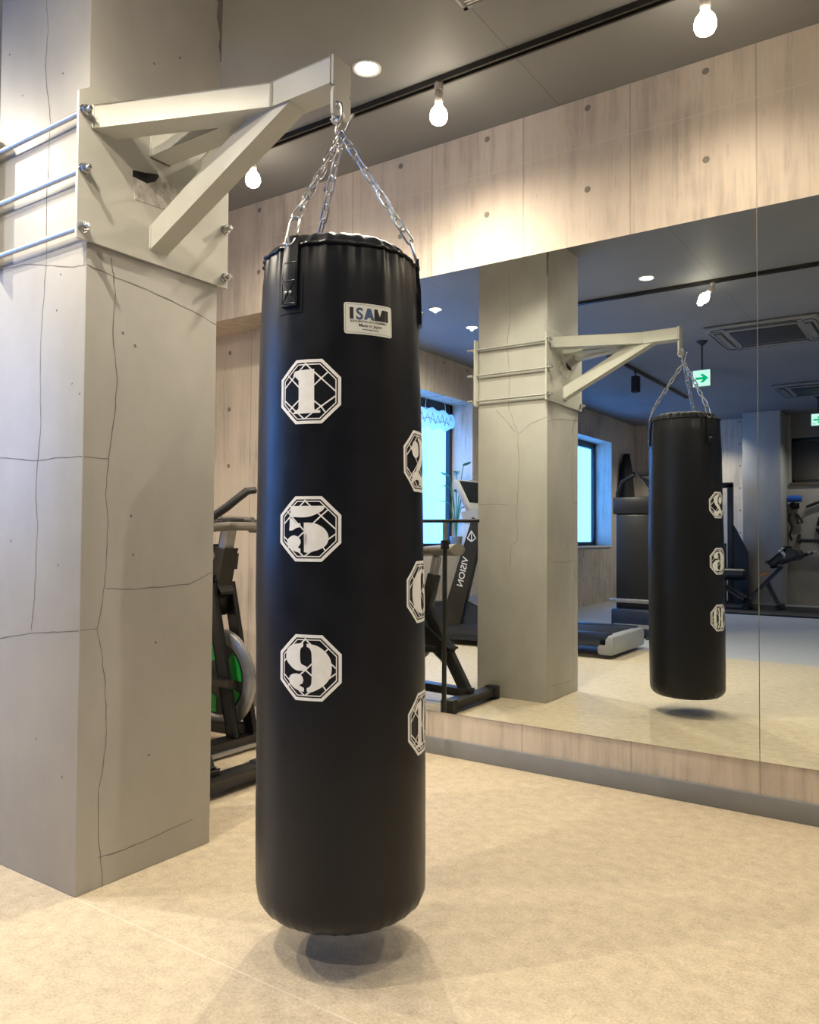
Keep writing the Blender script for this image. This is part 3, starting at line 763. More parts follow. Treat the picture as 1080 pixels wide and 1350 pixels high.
def spot(parent, z, power, angle, color, rot=(0, 0, 0), r=.022, xy=(0, 0)):
    ld = bpy.data.lights.new('lamp_beam', 'SPOT'); ld.energy = power; ld.color = color; ld.spot_size = RD(angle); ld.spot_blend = 1.0 if angle > 170 else .75; ld.shadow_soft_size = r
    lo = bpy.data.objects.new('lamp_beam', ld); COL.objects.link(lo); lo.parent = parent; lo.location = (xy[0], xy[1], z); lo.rotation_euler = rot
WARM, BULBC, COOL = (1.0, 0.895, 0.71), (1.0, 0.85, 0.64), (1.0, 0.96, 0.90)
DOWN_W, BULB_W = 132.0, 56.0
def bulb_lamp(x, y, label, tilt=None, power=BULB_W):
    t = thing('track_bulb', label, 'lamp', (x, y, CZ - .024), 0, 'bare bulbs on lighting tracks')
    rot = Matrix.Identity(4) if tilt is None else Matrix.Translation((0, 0, -.03)) @ Matrix.Rotation(tilt[1], 4, 'Z') @ Matrix.Rotation(tilt[0], 4, 'Y') @ Matrix.Translation((0, 0, .03))
    b = B(); b.lathe([(.019, 0.004), (.019, -.03), (.010, -.032)], 20); b.lathe([(.008, -.03), (.008, -.042)], 14, 0, rot)
    b.lathe([(.0165, -.040), (.019, -.045), (.019, -.075), (.016, -.08)], 20, 0, rot)
    obj('socket', b, 'socket', t)
    b = B(); b.lathe([(.013, -.078), (.014, -.086), (.020, -.098), (.031, -.112), (.037, -.130), (.037, -.146), (.030, -.162), (.016, -.171), (.004, -.173)], 16, 0, rot)
    obj('bulb', b, 'bulb', t, sharp=80)
    if tilt is None: spot(t, -.192, power, 178, BULBC)
    else:
        p = rot @ Vector((0, 0, -.180)); d = (rot.to_3x3() @ Vector((0, 0, -1)))
        spot(t, p.z, power, 150, BULBC, Vector((0, 0, -1)).rotation_difference(d).to_euler(), xy=(p.x, p.y))
    return t
bulb_lamp(-2.835, 2.77, 'lit bare bulb behind the bracket strut, leftmost on the track', None, 34)
bulb_lamp(-1.748, 2.77, 'lit bare bulb on the track just right of the bag chains')
bulb_lamp(-.67, 2.77, 'lit bare bulb on the track near the upper right corner', None, 30)
bulb_lamp(.41, 2.77, 'lit bare bulb on the front track, past the right edge of the photo', None, 50)
bulb_lamp(-1.43, .38, 'lit tilted bulb on the rear track, seen in the mirror', (RD(-38), RD(150)), 45)
bulb_lamp(1.0, .38, 'lit tilted bulb on the rear track, near its right end', (RD(-38), RD(60)), 40)

def downlight(x, y, label, power=DOWN_W, color=WARM, angle=125):
    t = thing('downlight', label, 'downlight', (x, y, CZ), 0, 'recessed downlights')
    b = B(); b.lathe([(.060, .001), (.060, -.004), (.055, -.006), (.048, -.003), (.046, .0005)], 32, cap0=False, cap1=False)
    obj('trim_ring', b, 'white', t)
    b = B(); b.lathe([(.046, -.0005), (.046, -.0025)], 24); obj('lens', b, 'down', t)
    spot(t, -.016, power * .76, angle, color, r=.012)
downlight(-1.955, 2.544, 'lit round downlight in the ceiling right of the bracket tip')
downlight(-3.581, .848, 'lit downlight above the window, nearest to the mirror', 215, WARM, 174)
downlight(-3.614, .165, 'lit downlight above the window, next to the column in the mirror', 215, WARM, 174)
downlight(-1.831, .686, 'lit downlight in the mirror, right of the column top')
downlight(-.1, 1.2, 'added lit downlight overhead right of the bag', 85)  # no fitting known here; added to light the floor
downlight(-.6, -.9, 'lit downlight behind the camera', 150, COOL)
downlight(-3.2, -6.3, 'lit downlight by the warm rear concrete wall', 130)
downlight(-1.25, -6.45, 'added lit downlight close to the beige rear wall', 70, COOL)  # added to brighten the rear wall and spare the far column's front

# ceiling vent near the top edge
t = thing('ceiling_vent', 'small pale louvred vent in the ceiling at the top edge', 'vent', (-1.345, 2.34, CZ))
b = B(); x0, x1, y0, y1 = -.09, .09, -.11, .11
for q in ((x0, x1, y0, y0 + .018), (x0, x1, y1 - .018, y1), (x0, x0 + .018, y0, y1), (x1 - .018, x1, y0, y1)): b.box(*q, -.008, .001, .001)
obj('frame', b, 'acgrey', t)
b = B()
for k in range(12): yy = -.085 + k * .0155; b.box(x0 + .018, x1 - .018, yy - .004, yy + .004, -.006, .0005)
obj('louvre', b, 'white', t)

# black spotlight on the third track
t = thing('spotlight', 'unlit black cylinder spotlight hanging from the track in the mirror', 'spotlight', (-2.945, -2.44, CZ - .024))
b = B(); b.lathe([(.016, .004), (.016, -.02), (.008, -.022), (.008, -.06)], 16); obj('stem', b, 'blackmetal', t)
b = B(); b.lathe([(.02, -.055), (.048, -.06), (.052, -.07), (.052, -.235), (.048, -.24), (.046, -.23), (.03, -.20)], 28); obj('head', b, 'blackmetal', t)

# exit signs
def arrow_pts(): return [(-.055, .011), (.012, .011), (-.012, .040), (.016, .040), (.062, 0), (.016, -.040), (-.012, -.040), (.012, -.011), (-.055, -.011)]
def exit_sign(x, y, z0, s, label):
    t = thing('exit_sign', label, 'exit sign', (x, y, CZ), 0, 'hanging exit signs')
    top = z0 + s - CZ; bot = z0 - CZ
    b = B(); b.lathe([(.055, 0), (.055, -.006), (.012, -.045), (.0075, -.05), (.0075, top)], 20); obj('hanger', b, 'plastic', t)
    b = B(); b.box(-s / 2, s / 2, -.02, .02, bot, top, .004); obj('housing', b, 'greyplastic', t)
    for sg in (1, -1):
        b = B(); b.box(-s / 2 + .006, s / 2 - .006, sg * .0200, sg * .0215, bot + .006, top - .012); f = obj('sign_face', b, 'exitface', t)
        k = s / .17; zc = (bot + top) / 2 - .004
        # the arrow points to +x on both faces
        b = B(); b.prism([(p[0] * k, p[1] * k) for p in arrow_pts()], (0, sg * .0216, zc), (1, 0, 0), (0, 0, 1), (0, sg * .0006, 0))
        for q in ((-.058, -.052), (-.040, -.050)): b.box(q[0] * k - .003, q[0] * k + .003, min(sg * .0216, sg * .0222), max(sg * .0216, sg * .0222), zc + q[1] * k - .008, zc + q[1] * k + .008)
        obj('arrow', b, 'exitgreen', f)
exit_sign(-1.976, -1.5, 2.512, .175, 'hanging white exit sign with green arrow, the larger one in the mirror')
exit_sign(-1.435, -5.44, 2.555, .175, 'hanging white exit sign with green arrow, far back at the right edge of the mirror')

# cassette air conditioners
def cassette(x, y, label):
    t = thing('ceiling_air_conditioner', label, 'air conditioner', (x, y, CZ), 0, 'ceiling cassette air conditioners')
    b = B(); b.box(-.475, .475, -.475, .475, -.035, .001, .02, seg=3); obj('panel', b, 'acgrey', t)
    b = B(); b.box(-.285, .285, -.285, .285, -.044, -.034, .006)
    obj('intake_grille', b, 'acdark', t)
    for k in range(4):
        r = Matrix.Rotation(k * PI / 2, 4, 'Z')
        b = B(); b.box(-.30, .30, .345, .415, -.040, -.034, .002, mat=r)
        v = obj('air_slot', b, 'acdark', t)
        b = B(); b.box(-.295, .295, .350, .400, -.047, -.041, .002, mat=r); obj('vane', b, 'acgrey', v)
    b = B()
    for k in range(4):
        r = Matrix.Rotation(k * PI / 2, 4, 'Z')
        pts = [r @ Vector(p) for p in ((-.33, .33, -.037), (-.40, .36, -.037), (-.42, .40, -.037), (-.40, .43, -.037), (-.35, .445, -.037), (0, .45, -.037), (.35, .445, -.037))]
        b.tube(pts, .004, 6)
    obj('seam', b, 'acdark', t)
cassette(-1.37, -1.45, 'large square ceiling air conditioner in the mirror, the nearer one')
cassette(-1.35, -4.75, 'large square ceiling air conditioner in the mirror, farther back')

# ================================================================== GYM EQUIPMENT
def spin_bike(loc, rotz, label, saddle='pad'):
    t = thing('spin_bike', label, 'exercise bike', loc, rotz, 'spin bikes by the concrete wall')
    for x in (.45, -.5):
        b = B(); b.beam((x, -.25, .05), (x, .25, .05), .075, .05, .006); st = obj('stabilizer', b, 'blackmetal', t)
        for s in (-1, 1):
            b = B(); b.box(x - .045, x + .045, s * .265 - .03, s * .265 + .03, .0, .085, .012); obj('end_cap', b, 'rubber', st)
        if x > 0:
            b = B(); b.box(x + .040, x + .052, -.24, .24, .012, .034, .002); obj('trim_strip', b, 'silver', st)
    b = B()
    b.beam((-.5, 0, .075), (.45, 0, .105), .06, .05, .006)                 # floor spine
    b.beam((-.46, 0, .09), (-.16, 0, .60), .07, .05, .006, up=Vector((0, 1, 0)))
    b.beam((-.34, 0, .30), (.33, 0, .80), .075, .10, .010)                  # rising main beam
    for s in (-1, 1): b.beam((.47, s * .06, .08), (.30, s * .06, .80), .022, .06, .004)
    b.beam((-.2, 0, .42), (.10, 0, .30), .05, .07, .008)
    b.beam((-.3, .085, .335), (.48, .085, .335), .02, .035, .004)           # side rail
    b.beam((-.3, -.085, .335), (.48, -.085, .335), .02, .035, .004)
    obj('frame', b, 'blackmetal', t)
    b = B(); b.beam((.26, 0, .66), (.335, 0, .98), .075, .085, .008); obj('head_sleeve', b, 'blackmetal', t)
    b = B(); b.beam((.330, 0, .94), (.365, 0, 1.10), .05, .05, .004); hp = obj('handlebar_post', b, 'silver', t)
    b = B()
    for s in (-1, 1):
        b.tube([(.30, s * .02, 1.10), (.36, s * .14, 1.10), (.44, s * .20, 1.115), (.52, s * .17, 1.17), (.585, s * .10, 1.25), (.60, s * .06, 1.255)], [.016, .017, .019, .020, .019, .016], 10)
    b.tube([(.36, -.15, 1.10), (.36, .15, 1.10)], .016, 10); b.box(.32, .42, -.05, .05, 1.085, 1.125, .01)
    obj('handlebar', b, 'rubber', t); b = B(); b.tube([(.33, -.17, 1.075), (.40, -.19, 1.075), (.47, -.10, 1.085), (.47, .10, 1.085), (.40, .19, 1.075), (.33, .17, 1.075)], .021, 10)
    b.tube([(.40, -.12, 1.12), (.24, -.16, 1.125), (.24, -.06, 1.125)], .014, 8); b.tube([(.40, .12, 1.12), (.24, .16, 1.125), (.24, .06, 1.125)], .014, 8)
    obj('grip', b, 'greypad', t)
    b = B(); b.beam((-.16, 0, .55), (-.225, 0, .80), .07, .06, .006, up=Vector((0, 1, 0))); obj('seat_sleeve', b, 'blackmetal', t)
    b = B(); b.beam((-.21, 0, .75), (-.245, 0, .915), .045, .045, .004, up=Vector((0, 1, 0))); obj('seat_post', b, 'silver', t)
    b = B(); rows = []
    for i in range(13):                                                     # saddle: broad rear, narrow nose
        u = i / 12; x = -.40 + .27 * u; w = .085 * (1 - u) ** .7 * (1 if u > .06 else .75) + .022; hgt = .028 + .012 * (1 - u)
        rows.append([b.bm.verts.new((x, w * math.cos(2 * PI * k / 14), .945 + hgt * math.sin(2 * PI * k / 14) + .012 * (1 - u))) for k in range(14)])
    for r0, r1 in zip(rows, rows[1:]):
        for k in range(14): b.bm.faces.new((r0[k], r0[(k + 1) % 14], r1[(k + 1) % 14], r1[k]))
    b.bm.faces.new(rows[0]); b.bm.faces.new(rows[-1]); obj('saddle', b, saddle, t, sharp=70)
    rot = Matrix.Translation((.30, 0, .335)) @ Matrix.Rotation(PI / 2, 4, 'X')
    b = B(); b.lathe([(.19, -.016), (.235, -.018), (.245, -.012), (.245, .012), (.235, .018), (.19, .016), (.18, .008), (.18, -.008)], 48, 0, rot, False, False)
    b.lathe([(.182, -.007), (.182, .007)], 40, 1, rot)
    fw = obj('flywheel', b, ['silver', 'plastic'], t)
    b = B()
    for k in range(5):
        for s in (-1, 1):
            a0 = 2 * PI * k / 5; n = 6
            pts = [(.17 * math.cos(a0 + .9 * i / n), .17 * math.sin(a0 + .9 * i / n)) for i in range(n + 1)] + [(.09 * math.cos(a0 + .9 * i / n), .09 * math.sin(a0 + .9 * i / n)) for i in range(n, -1, -1)]
            b.prism(pts, (.30, s * .0075, .335), (1, 0, 0), (0, 0, 1), (0, s * .003, 0))
    obj('wheel_emblem', b, 'green', fw)
    b = B(); b.lathe([(.10, -.04), (.11, -.03), (.11, .03), (.10, .04)], 32, 0, Matrix.Translation((-.04, .06, .34)) @ Matrix.Rotation(PI / 2, 4, 'X'))
    b.beam((-.04, .07, .34), (.28, .07, .335), .03, .14, .01); obj('chain_guard', b, 'plastic', t)
    b = B(); b.cyl((-.04, -.12, .34), (-.04, .13, .34), .012, 12); b.beam((-.04, .12, .34), (.10, .12, .25), .02, .025, .004); b.beam((-.04, -.12, .34), (-.18, -.12, .43), .02, .025, .004)
    cr = obj('crank', b, 'steel', t)
    for x, y, z in ((.10, .18, .25), (-.18, -.18, .43)):
        b = B(); b.box(x - .045, x + .045, y - .045, y + .045, z - .014, z + .014, .006)
        b.tube([(x + .05, y - .04, z), (x + .075, y - .02, z + .045), (x + .02, y, z + .065), (x + .075, y + .02, z + .045), (x + .05, y + .04, z)], .007, 6); obj('pedal', b, 'plastic', cr)
    b = B(); b.cyl((.11, 0, .70), (.09, 0, .79), .010, 10); b.lathe([(.012, 0), (.03, .008), (.034, .025), (.026, .040), (.01, .045)], 16, 1, Matrix.Translation((.09, 0, .79)))
    b.lathe([(.036, .010), (.036, .024)], 16, 2, Matrix.Translation((.09, 0, .79)))
    obj('resistance_knob', b, ['steel', 'plastic', 'green'], t)
    b = B(); b.cyl((.31, .05, .90), (.31, .10, .90), .007, 8); b.tube([(.31, .09, .87), (.31, .10, .95)], .012, 8); obj('clamp_lever', b, 'plastic', t)
    return t
bike = spin_bike((-3.30, 2.74, 0), 0, 'black spin bike with silver and green flywheel, between column and bag')
spin_bike((-2.94, 2.205, 0), PI, 'black spin bike behind the column, its rear foot seen in the mirror', 'greypad')

# T-shaped bar stand close to the mirror
t = thing('bar_stand', 'thin black T-shaped bar stand, seen in the mirror beside the bag', 'stand', (-2.333, 2.70, 0))
b = B(); b.lathe([(.13, 0), (.13, .012), (.03, .022), (.024, .03)], 32); obj('base', b, 'blackmetal', t)
b = B(); b.cyl((0, 0, .02), (0, 0, .99), .0135, 16); b.cyl((0, 0, .97), (0, 0, 1.02), .024, 16); obj('pole', b, 'blackmetal', t)
b = B(); b.cyl((0, 0, 1.0), (0, 0, 1.12), .014, 16); obj('top_tube', b, 'silver', t)
b = B(); b.cyl((-.215, 0, 1.128), (.215, 0, 1.128), .0095, 14); obj('crossbar', b, 'blackmetal', t)

# treadmill facing the window
t = thing('treadmill', 'navy and black treadmill by the window, console seen left of the column in the mirror', 'treadmill', (-3.55, -.47, 0))
def Tb(): return B()
b = B(); b.box(-.55, 1.12, -.28, .28, .16, .20, .006); dk = part('running_deck', Tb().box(-.15 - 3.55, 1.12 - 3.55, -.27 - .47, .27 - .47, .17, .205, .006), 'rubber', t); b.bm.free()
for s in (-1, 1):
    b = B(); b.box(-.55, 1.15, s * .35 - .07, s * .35 + .07, .10, .215, .02); obj('side_rail', b, 'navy', t)
b = B(); b.box(1.05, 1.2, -.42, .42, .03, .20, .03); obj('rear_roller_cover', b, 'greyplastic', t)
b = B(); b.prism([(-.72, .04), (-.72, .28), (-.60, .40), (-.30, .44), (-.05, .34), (.02, .22), (.02, .06)], (0, -.40, 0), (1, 0, 0), (0, 0, 1), (0, .80, 0))
hd = obj('motor_hood', b, 'navy', t)
b = B(); b.prism([(-.61, .405), (-.30, .447), (-.04, .345), (-.04, .352), (-.30, .455), (-.61, .412)], (0, -.38, 0), (1, 0, 0), (0, 0, 1), (0, .76, 0)); obj('hood_lit_top', b, 'silver', hd)  # silver sheet puts the window light on the hood top into colour
for s in (-1, 1):
    b = B(); b.prism([(-.52, .20), (-.30, .20), (-.05, 1.17), (-.17, 1.22)], (0, s * .40 - .03, 0), (1, 0, 0), (0, 0, 1), (0, .06, 0))
    up_ = obj('upright', b, 'blackmetal', t)
    if s > 0:
        # lettering runs up the mast on its outer face
        bm = text_bmesh('VISION', .092, .001)
        dirv = Vector((.235, 0, .98)).normalized(); nx = Vector((-dirv.z, 0, dirv.x))
        for v in bm.verts:
            p = Vector((-.27, .4306, .70)) - dirv * (v.co.x) + nx * (v.co.y - .03)
            v.co = p
        bb = B(); bb.bm.free(); bb.bm = bm; obj('lettering', bb, 'white', up_, recalc=False)
        b = B(); q = Vector((-.175, .4306, 1.02))
        for p0, p1 in (((-.045, .0), (0, .07)), ((0, .07), (.045, .0)), ((-.045, .0), (0, -.03)), ((.045, 0), (0, -.03)), ((0, .07), (0, -.03))):
            b.ribbon([q + Vector((p0[0], 0, p0[1])), q + Vector((p1[0], 0, p1[1]))], .010, (0, 1, 0))
        obj('emblem', b, 'white', up_)
rotc = Matrix.Translation((-.28, 0, 1.40)) @ Matrix.Rotation(RD(-28), 4, 'Y')
b = B(); b.box(-.03, .03, -.42, .42, -.14, .20, .015, mat=rotc); co = obj('console', b, 'greyplastic', t)
b = B(); b.box(.029, .034, -.39, .39, -.06, .18, .003, mat=rotc); obj('screen', b, 'screen', co)
b = B(); b.prism([(-.30, 1.27), (-.12, 1.30), (.05, 1.20), (.10, 1.12), (.06, 1.09), (-.12, 1.14), (-.26, 1.16)], (0, -.42, 0), (1, 0, 0), (0, 0, 1), (0, .84, 0)); obj('console_tray', b, 'greyplastic', t)
for s in (-1, 1):
    b = B(); b.tube([(-.10, s * .41, 1.15), (.10, s * .42, 1.10), (.42, s * .42, 1.02)], .022, 12); obj('handrail', b, 'rubber', t)

# upright machine with arched handles beside the bag's reflection
t = thing('stepper_machine', 'tall black exercise machine with arched handles, between column and bag in the mirror', 'exercise machine', (-2.70, -1.75, 0))
b = B(); b.box(-.24, .24, -.45, .15, 0.02, .30, .03); obj('base', b, 'navy', t)
b = B(); b.box(-.245, .245, .13, .165, .36, .40, .006); b.box(-.20, .20, .13, .16, .10, .14, .004); obj('base_trim', b, 'silver', t)
b = B(); b.box(-.20, .20, -.08, .10, .28, 1.28, .02); obj('mast', b, 'blackmetal', t)
b = B(); b.box(-.23, .23, -.10, .12, 1.28, 1.46, .02); obj('console', b, 'plastic', t)
for s in (-1, 1):
    b = B(); b.tube([(s * .20, .0, 1.30), (s * .19, .06, 1.50), (s * .13, .10, 1.62), (s * .02 + .02, .10, 1.69), (.12 * s + .1, .08, 1.70)], .024, 10); obj('handle', b, 'rubber', t)
for s in (-1, 1):
    b = B(); b.box(s * .2 - .05, s * .2 + .05, -.5, .22, 0, .03, .008); obj('foot', b, 'rubber', t)

# hanging black coat on the side wall
b = B(); rows = []
for i in range(13):
    u = i / 12; z = 2.42 - .86 * u; w = .05 + .17 * min(1, u * 3) + .04 * u; d_ = .045 + .03 * min(1, u * 3)
    rows.append([b.bm.verts.new((XL + .085 + d_ * math.cos(a) + .012 * math.sin(4 * a + 5 * u), -6.45 + w * math.sin(a) * (1 + .08 * math.sin(7 * a)), z)) for a in [2 * PI * k / 28 for k in range(28)]])
for r0, r1 in zip(rows, rows[1:]):
    for k in range(28): b.bm.faces.new((r0[k], r0[(k + 1) % 28], r1[(k + 1) % 28], r1[k]))
b.bm.faces.new(rows[0]); b.bm.faces.new(rows[-1])
tag(obj('hanging_coat', b, 'cloth', sharp=80), 'black coat hanging on the side wall by the warm rear concrete', 'coat')

# rubber platform and back-extension bench in the rear
b = B(); b.box(-3.1, .6, -6.45, -4.95, 0, .025, .004)
tag(obj('rubber_mat', b, 'rubber'), 'long low black rubber platform under the back extension bench', 'mat')
t = thing('back_extension_bench', 'black back extension bench with slanted beam and pads before the rear column', 'bench', (-2.2, -5.9, .025))
def W(name, b, mt, p=t, **k): return part(name, b, mt, p, **k)
Y = -5.9
W('main_beam', B().beam((-2.46, Y, .09), (-1.97, Y, .63), .06, .05, .005), 'blackmetal')
W('support_leg', B().beam((-2.17, Y, .40), (-2.01, Y, .06), .05, .05, .005), 'blackmetal')
W('foot_bar', B().beam((-2.0, Y - .25, .06), (-2.0, Y + .25, .06), .05, .05, .006), 'blackmetal')
W('foot_bar', B().beam((-2.46, Y - .22, .07), (-2.46, Y + .22, .07), .05, .05, .006), 'blackmetal')
W('adjust_post', B().beam((-2.06, Y, .53), (-1.96, Y, .64), .04, .035, .003), 'silver')
for s in (-1, 1):
    W('hip_pad', B().beam((-2.10, Y + s * .13, .66), (-1.86, Y + s * .13, .87), .20, .085, .03), 'pad')
W('end_pad', B().cyl((-1.80, Y - .26, .80), (-1.80, Y + .26, .80), .085, 20), 'pad')
for s in (-1, 1):
    h = W('handle', B().cyl((-2.02, Y + s * .27, .66), (-1.57, Y + s * .27, .845), .016, 10), 'blackmetal')
    W('grip_cap', B().cyl((-1.60, Y + s * .27, .833), (-1.56, Y + s * .27, .85), .02, 10), 'steel', h)
    W('pad_stripe', B().beam((-1.93, Y + s * .13, .812), (-1.90, Y + s * .13, .838), .203, .088, .03), 'white')
W('lever', B().beam((-2.27, Y + .03, .49), (-2.14, Y + .03, .55), .03, .03, .006), 'orange')

t = thing('roller_bench', 'low black bench with a thick roller pad beside the back extension bench', 'bench', (-2.55, -5.62, .025))
def W2_(name, b, mt): return part(name, b, mt, t)
W2_('roller_pad', B().tube([(-2.70, -5.6, .51), (-2.69, -5.6, .51), (-2.42, -5.6, .51), (-2.40, -5.6, .51)], [.07, .085, .085, .07], 20), 'pad')
W2_('post', B().beam((-2.58, -5.6, .10), (-2.58, -5.6, .46), .06, .06, .005), 'blackmetal')
W2_('seat_plank', B().beam((-2.70, -5.6, .34), (-2.40, -5.6, .17), .26, .04, .01), 'pad')
W2_('frame', B().beam((-2.85, -5.6, .09), (-2.36, -5.6, .09), .06, .05, .005).beam((-2.36, -5.8, .06), (-2.36, -5.4, .06), .05, .05, .005).beam((-2.84, -5.8, .06), (-2.84, -5.4, .06), .05, .05, .005), 'blackmetal')

t = thing('cable_tower', 'tall black cable tower standing behind the bag in the mirror', 'exercise machine', (-2.9, -6.3, .025))
W3 = lambda n_, b, mt: part(n_, b, mt, t)
W3('post', B().box(-2.79, -2.71, -6.34, -6.26, .03, 1.86, .006), 'blackmetal')
W3('post', B().box(-3.19, -3.11, -6.34, -6.26, .03, 1.86, .006), 'blackmetal')
W3('crosshead', B().box(-3.19, -2.71, -6.34, -6.26, 1.80, 1.88, .006), 'blackmetal')
W3('weight_stack', B().box(-3.08, -2.82, -6.36, -6.24, .06, .95, .006), 'plastic')
W3('shroud', B().prism([(-2.75, .06), (-2.75, 1.30), (-2.66, 1.15), (-2.55, .92), (-2.50, .80), (-2.50, .06)], (0, -6.32, 0), (1, 0, 0), (0, 0, 1), (0, .05, 0)), 'rubber')
W3('base', B().box(-3.25, -2.46, -6.42, -6.18, .025, .065, .006), 'blackmetal')

# things hung on the rear wall
Yr = YB
b = B(); b.tube([(-2.06, Yr + .09, 1.645), (-2.05, Yr + .09, 1.645), (-1.87, Yr + .09, 1.645), (-1.86, Yr + .09, 1.645)], [.04, .05, .05, .04], 16)
tag(obj('foam_roller', b, 'blue'), 'bright blue foam roller hanging on the rear wall', 'roller')
def strap_hang(x, z, pts, lab, r=.018):
    b = B(); b.tube([(x + p[0], Yr + .045, z + p[1]) for p in pts], r, 8); b.cyl((x + pts[0][0], Yr - .004, z + pts[0][1]), (x + pts[0][0], Yr + .07, z + pts[0][1]), .010, 8)
    tag(obj('cable_attachment', b, 'rubber'), lab, 'cable attachment', 'black attachments on the rear wall')
strap_hang(-1.97, 1.58, [(.0, 0), (-.06, -.03), (-.04, -.08), (.05, -.06), (.04, 0)], 'black looped attachment just under the blue foam roller', .03)
strap_hang(-2.03, 1.42, [(0, 0), (-.02, -.10), (.02, -.22), (-.01, -.34), (.02, -.42)], 'long black strap hanging beside the rear column')
strap_hang(-1.95, 1.42, [(0, 0), (.05, -.06), (.09, -.14), (.03, -.16), (.0, -.02)], 'small black triangular attachment right of the long strap')
strap_hang(-1.80, 1.52, [(0, 0), (.12, .05), (.26, .10), (.30, .04)], 'long black bar attachment near the right edge, upper one', .022)
strap_hang(-1.62, 1.36, [(0, 0), (-.03, -.12), (.05, -.13), (.02, -.02)], 'black triangular attachment below the long bar attachment', .02)
strap_hang(-1.66, 1.18, [(0, 0), (.06, -.10), (.16, -.12)], 'black angled attachment, lowest of the hung ones', .024)
t = thing('wall_bar', 'thick dark bar on a hook fixed low on the rear wall', 'bar', (-1.9, Yr, 1.0))
part('rod', B().cyl((-1.93, Yr + .10, 1.0), (-1.1, Yr + .10, 1.0), .028, 14), 'blackmetal', t)
for x in (-1.91, -1.15): part('hook', B().prism([(0, -.05), (0, .10), (.03, .10), (.12, .02), (.14, .02), (.14, -.03)], (x - .02, Yr, 1.0), (0, 1, 0), (0, 0, 1), (.04, 0, 0)), 'blackmetal', t)

# window sign and plant
t = thing('window_sign', 'white cut-out script sign hanging in the bright window', 'sign', (-4.70, -1.0, 2.2))
out = [(-1.33, 2.29), (-1.36, 2.36), (-1.30, 2.43), (-1.20, 2.42), (-1.10, 2.46), (-.98, 2.43), (-.86, 2.46), (-.74, 2.42), (-.62, 2.44), (-.52, 2.38), (-.54, 2.26), (-.64, 2.20), (-.76, 2.24), (-.88, 2.20), (-1.0, 2.25), (-1.12, 2.22), (-1.24, 2.26)]
part('board', B().prism(spl(out, 3), (-4.703, 0, 0), (0, 1, 0), (0, 0, 1), (.006, 0, 0)), 'acrylic', t)
b = B()
for q in ([(-1.28, 2.36), (-1.24, 2.40), (-1.20, 2.30), (-1.15, 2.38), (-1.12, 2.28), (-1.07, 2.40), (-1.02, 2.30), (-.97, 2.38), (-.92, 2.28), (-.86, 2.40), (-.82, 2.28), (-.76, 2.38), (-.7, 2.28), (-.64, 2.38), (-.6, 2.28)], [(-1.25, 2.30), (-1.1, 2.33), (-.95, 2.30), (-.8, 2.34), (-.65, 2.31)]):
    b.tube([(-4.695, y, z) for y, z in q], .004, 6)
part('script_outline', b, 'greyplastic', t)
part('cord', B().cyl((-4.70, -1.15, 2.44), (-4.70, -1.12, 2.55), .003, 6).cyl((-4.70, -.72, 2.43), (-4.70, -.74, 2.55), .003, 6), 'white', t)
t = thing('potted_plant', 'small leafy plant in a pot on the window sill behind the treadmill console', 'plant', (-4.63, -1.27, .90))
b = B(); b.lathe([(.055, 0), (.075, .13), (.07, .135), (.066, .11)], 20); obj('pot', b, 'terracotta', t)
b = B(); lv = B()
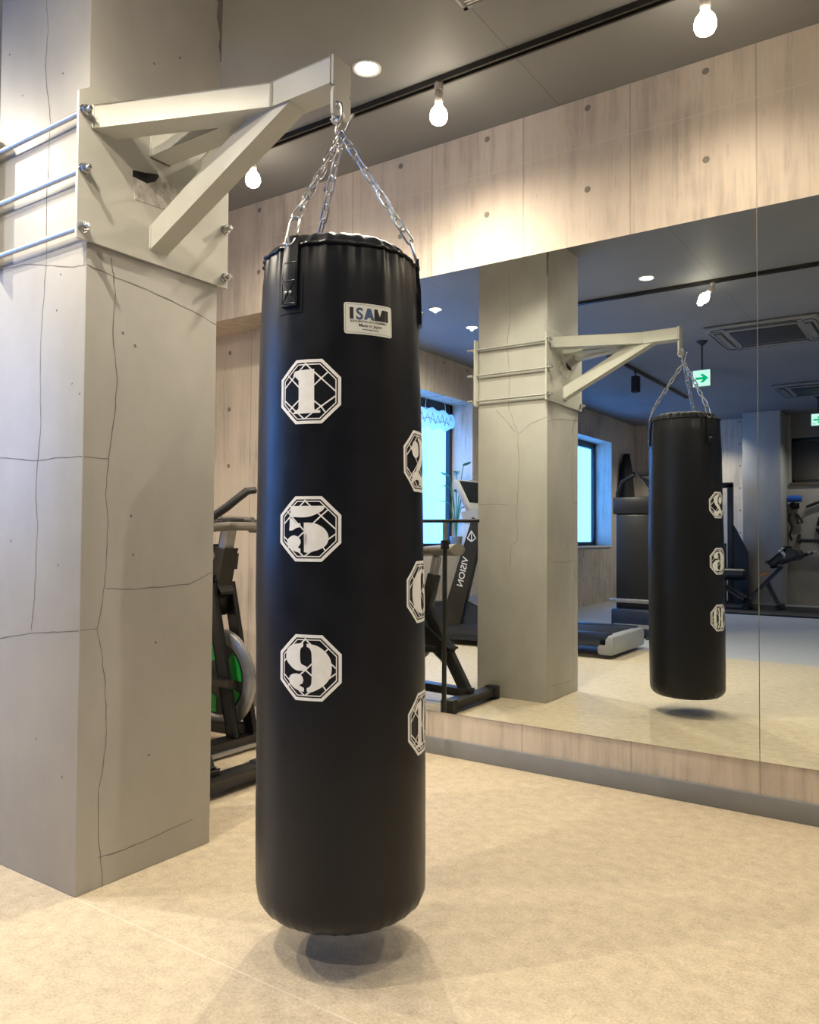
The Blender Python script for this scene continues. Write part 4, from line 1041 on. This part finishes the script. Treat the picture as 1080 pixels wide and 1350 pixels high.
for k in range(9):
    a = 2.4 * k; l = .10 + .012 * k; top = Vector((l * .6 * math.cos(a), .1 * math.sin(a), .45 + .06 * k))
    b.tube([(0, 0, .10), (top.x * .3, top.y * .3, .1 + (top.z - .1) * .55), top], .005, 5)
    d = Vector((math.cos(a), math.sin(a), .3)).normalized(); s = d.cross(Vector((0, 0, 1))).normalized(); nrm = s.cross(d)
    pts = [(0, 0), (.03, .03), (.08, .042), (.13, .025), (.17, 0), (.13, -.025), (.08, -.042), (.03, -.03)]
    lv.prism(pts, top, d * (.8 if abs(d.x) > .5 else .9), s, nrm * .002)
obj('stem', b, 'leaf', t); obj('foliage', lv, 'leaf', t)

# ================================================================== LIGHT, WORLD, CAMERA
w = bpy.data.worlds.new('bright_street'); scene.world = w; w.use_nodes = True
bg = w.node_tree.nodes['Background']; bg.inputs[0].default_value = (0.085, 0.31, 0.90, 1); bg.inputs[1].default_value = 8.6
# daylight portals fitted to the window openings help the sampler find the sky
for i, W_ in enumerate((W1, W2)):
    ld = bpy.data.lights.new('window_portal', 'AREA'); ld.shape = 'RECTANGLE'; ld.size = W_[3] - W_[2]; ld.size_y = W_[1] - W_[0]; ld.cycles.is_portal = True
    lo = bpy.data.objects.new('window_portal', ld); COL.objects.link(lo)
    lo.location = (XL - .28, (W_[0] + W_[1]) / 2, (W_[2] + W_[3]) / 2); lo.rotation_euler = (0, -PI / 2, 0)

cam = bpy.data.cameras.new('camera'); co_ = bpy.data.objects.new('camera', cam); COL.objects.link(co_)
F_PX = 1045.0
cam.sensor_fit = 'VERTICAL'; cam.sensor_height = 24.0; cam.lens = F_PX * 24.0 / 1350.0
cam.clip_start = 0.02
yw, pt, rl = RD(34.2), RD(1.64), RD(0.38)
Fv = Vector((-math.sin(yw) * math.cos(pt), math.cos(yw) * math.cos(pt), math.sin(pt)))
R0 = Vector((math.cos(yw), math.sin(yw), 0)); U0 = R0.cross(Fv)
Rv = R0 * math.cos(rl) + U0 * math.sin(rl); Uv = U0 * math.cos(rl) - R0 * math.sin(rl)
mw = Matrix((Rv, Uv, -Fv)).transposed().to_4x4(); mw.translation = (0, 0, 1.05)
co_.matrix_world = mw
scene.camera = co_

scene.view_settings.view_transform = 'Standard'; scene.view_settings.look = 'None'
scene.view_settings.gamma = 1.0; scene.view_settings.use_curve_mapping = False
scene.view_settings.exposure = 0.14
cy = scene.cycles
cy.max_bounces = 10; cy.diffuse_bounces = 5; cy.glossy_bounces = 5; cy.transparent_max_bounces = 8
cy.sample_clamp_indirect = 4.0; cy.blur_glossy = 0.5
cy.use_denoising = True
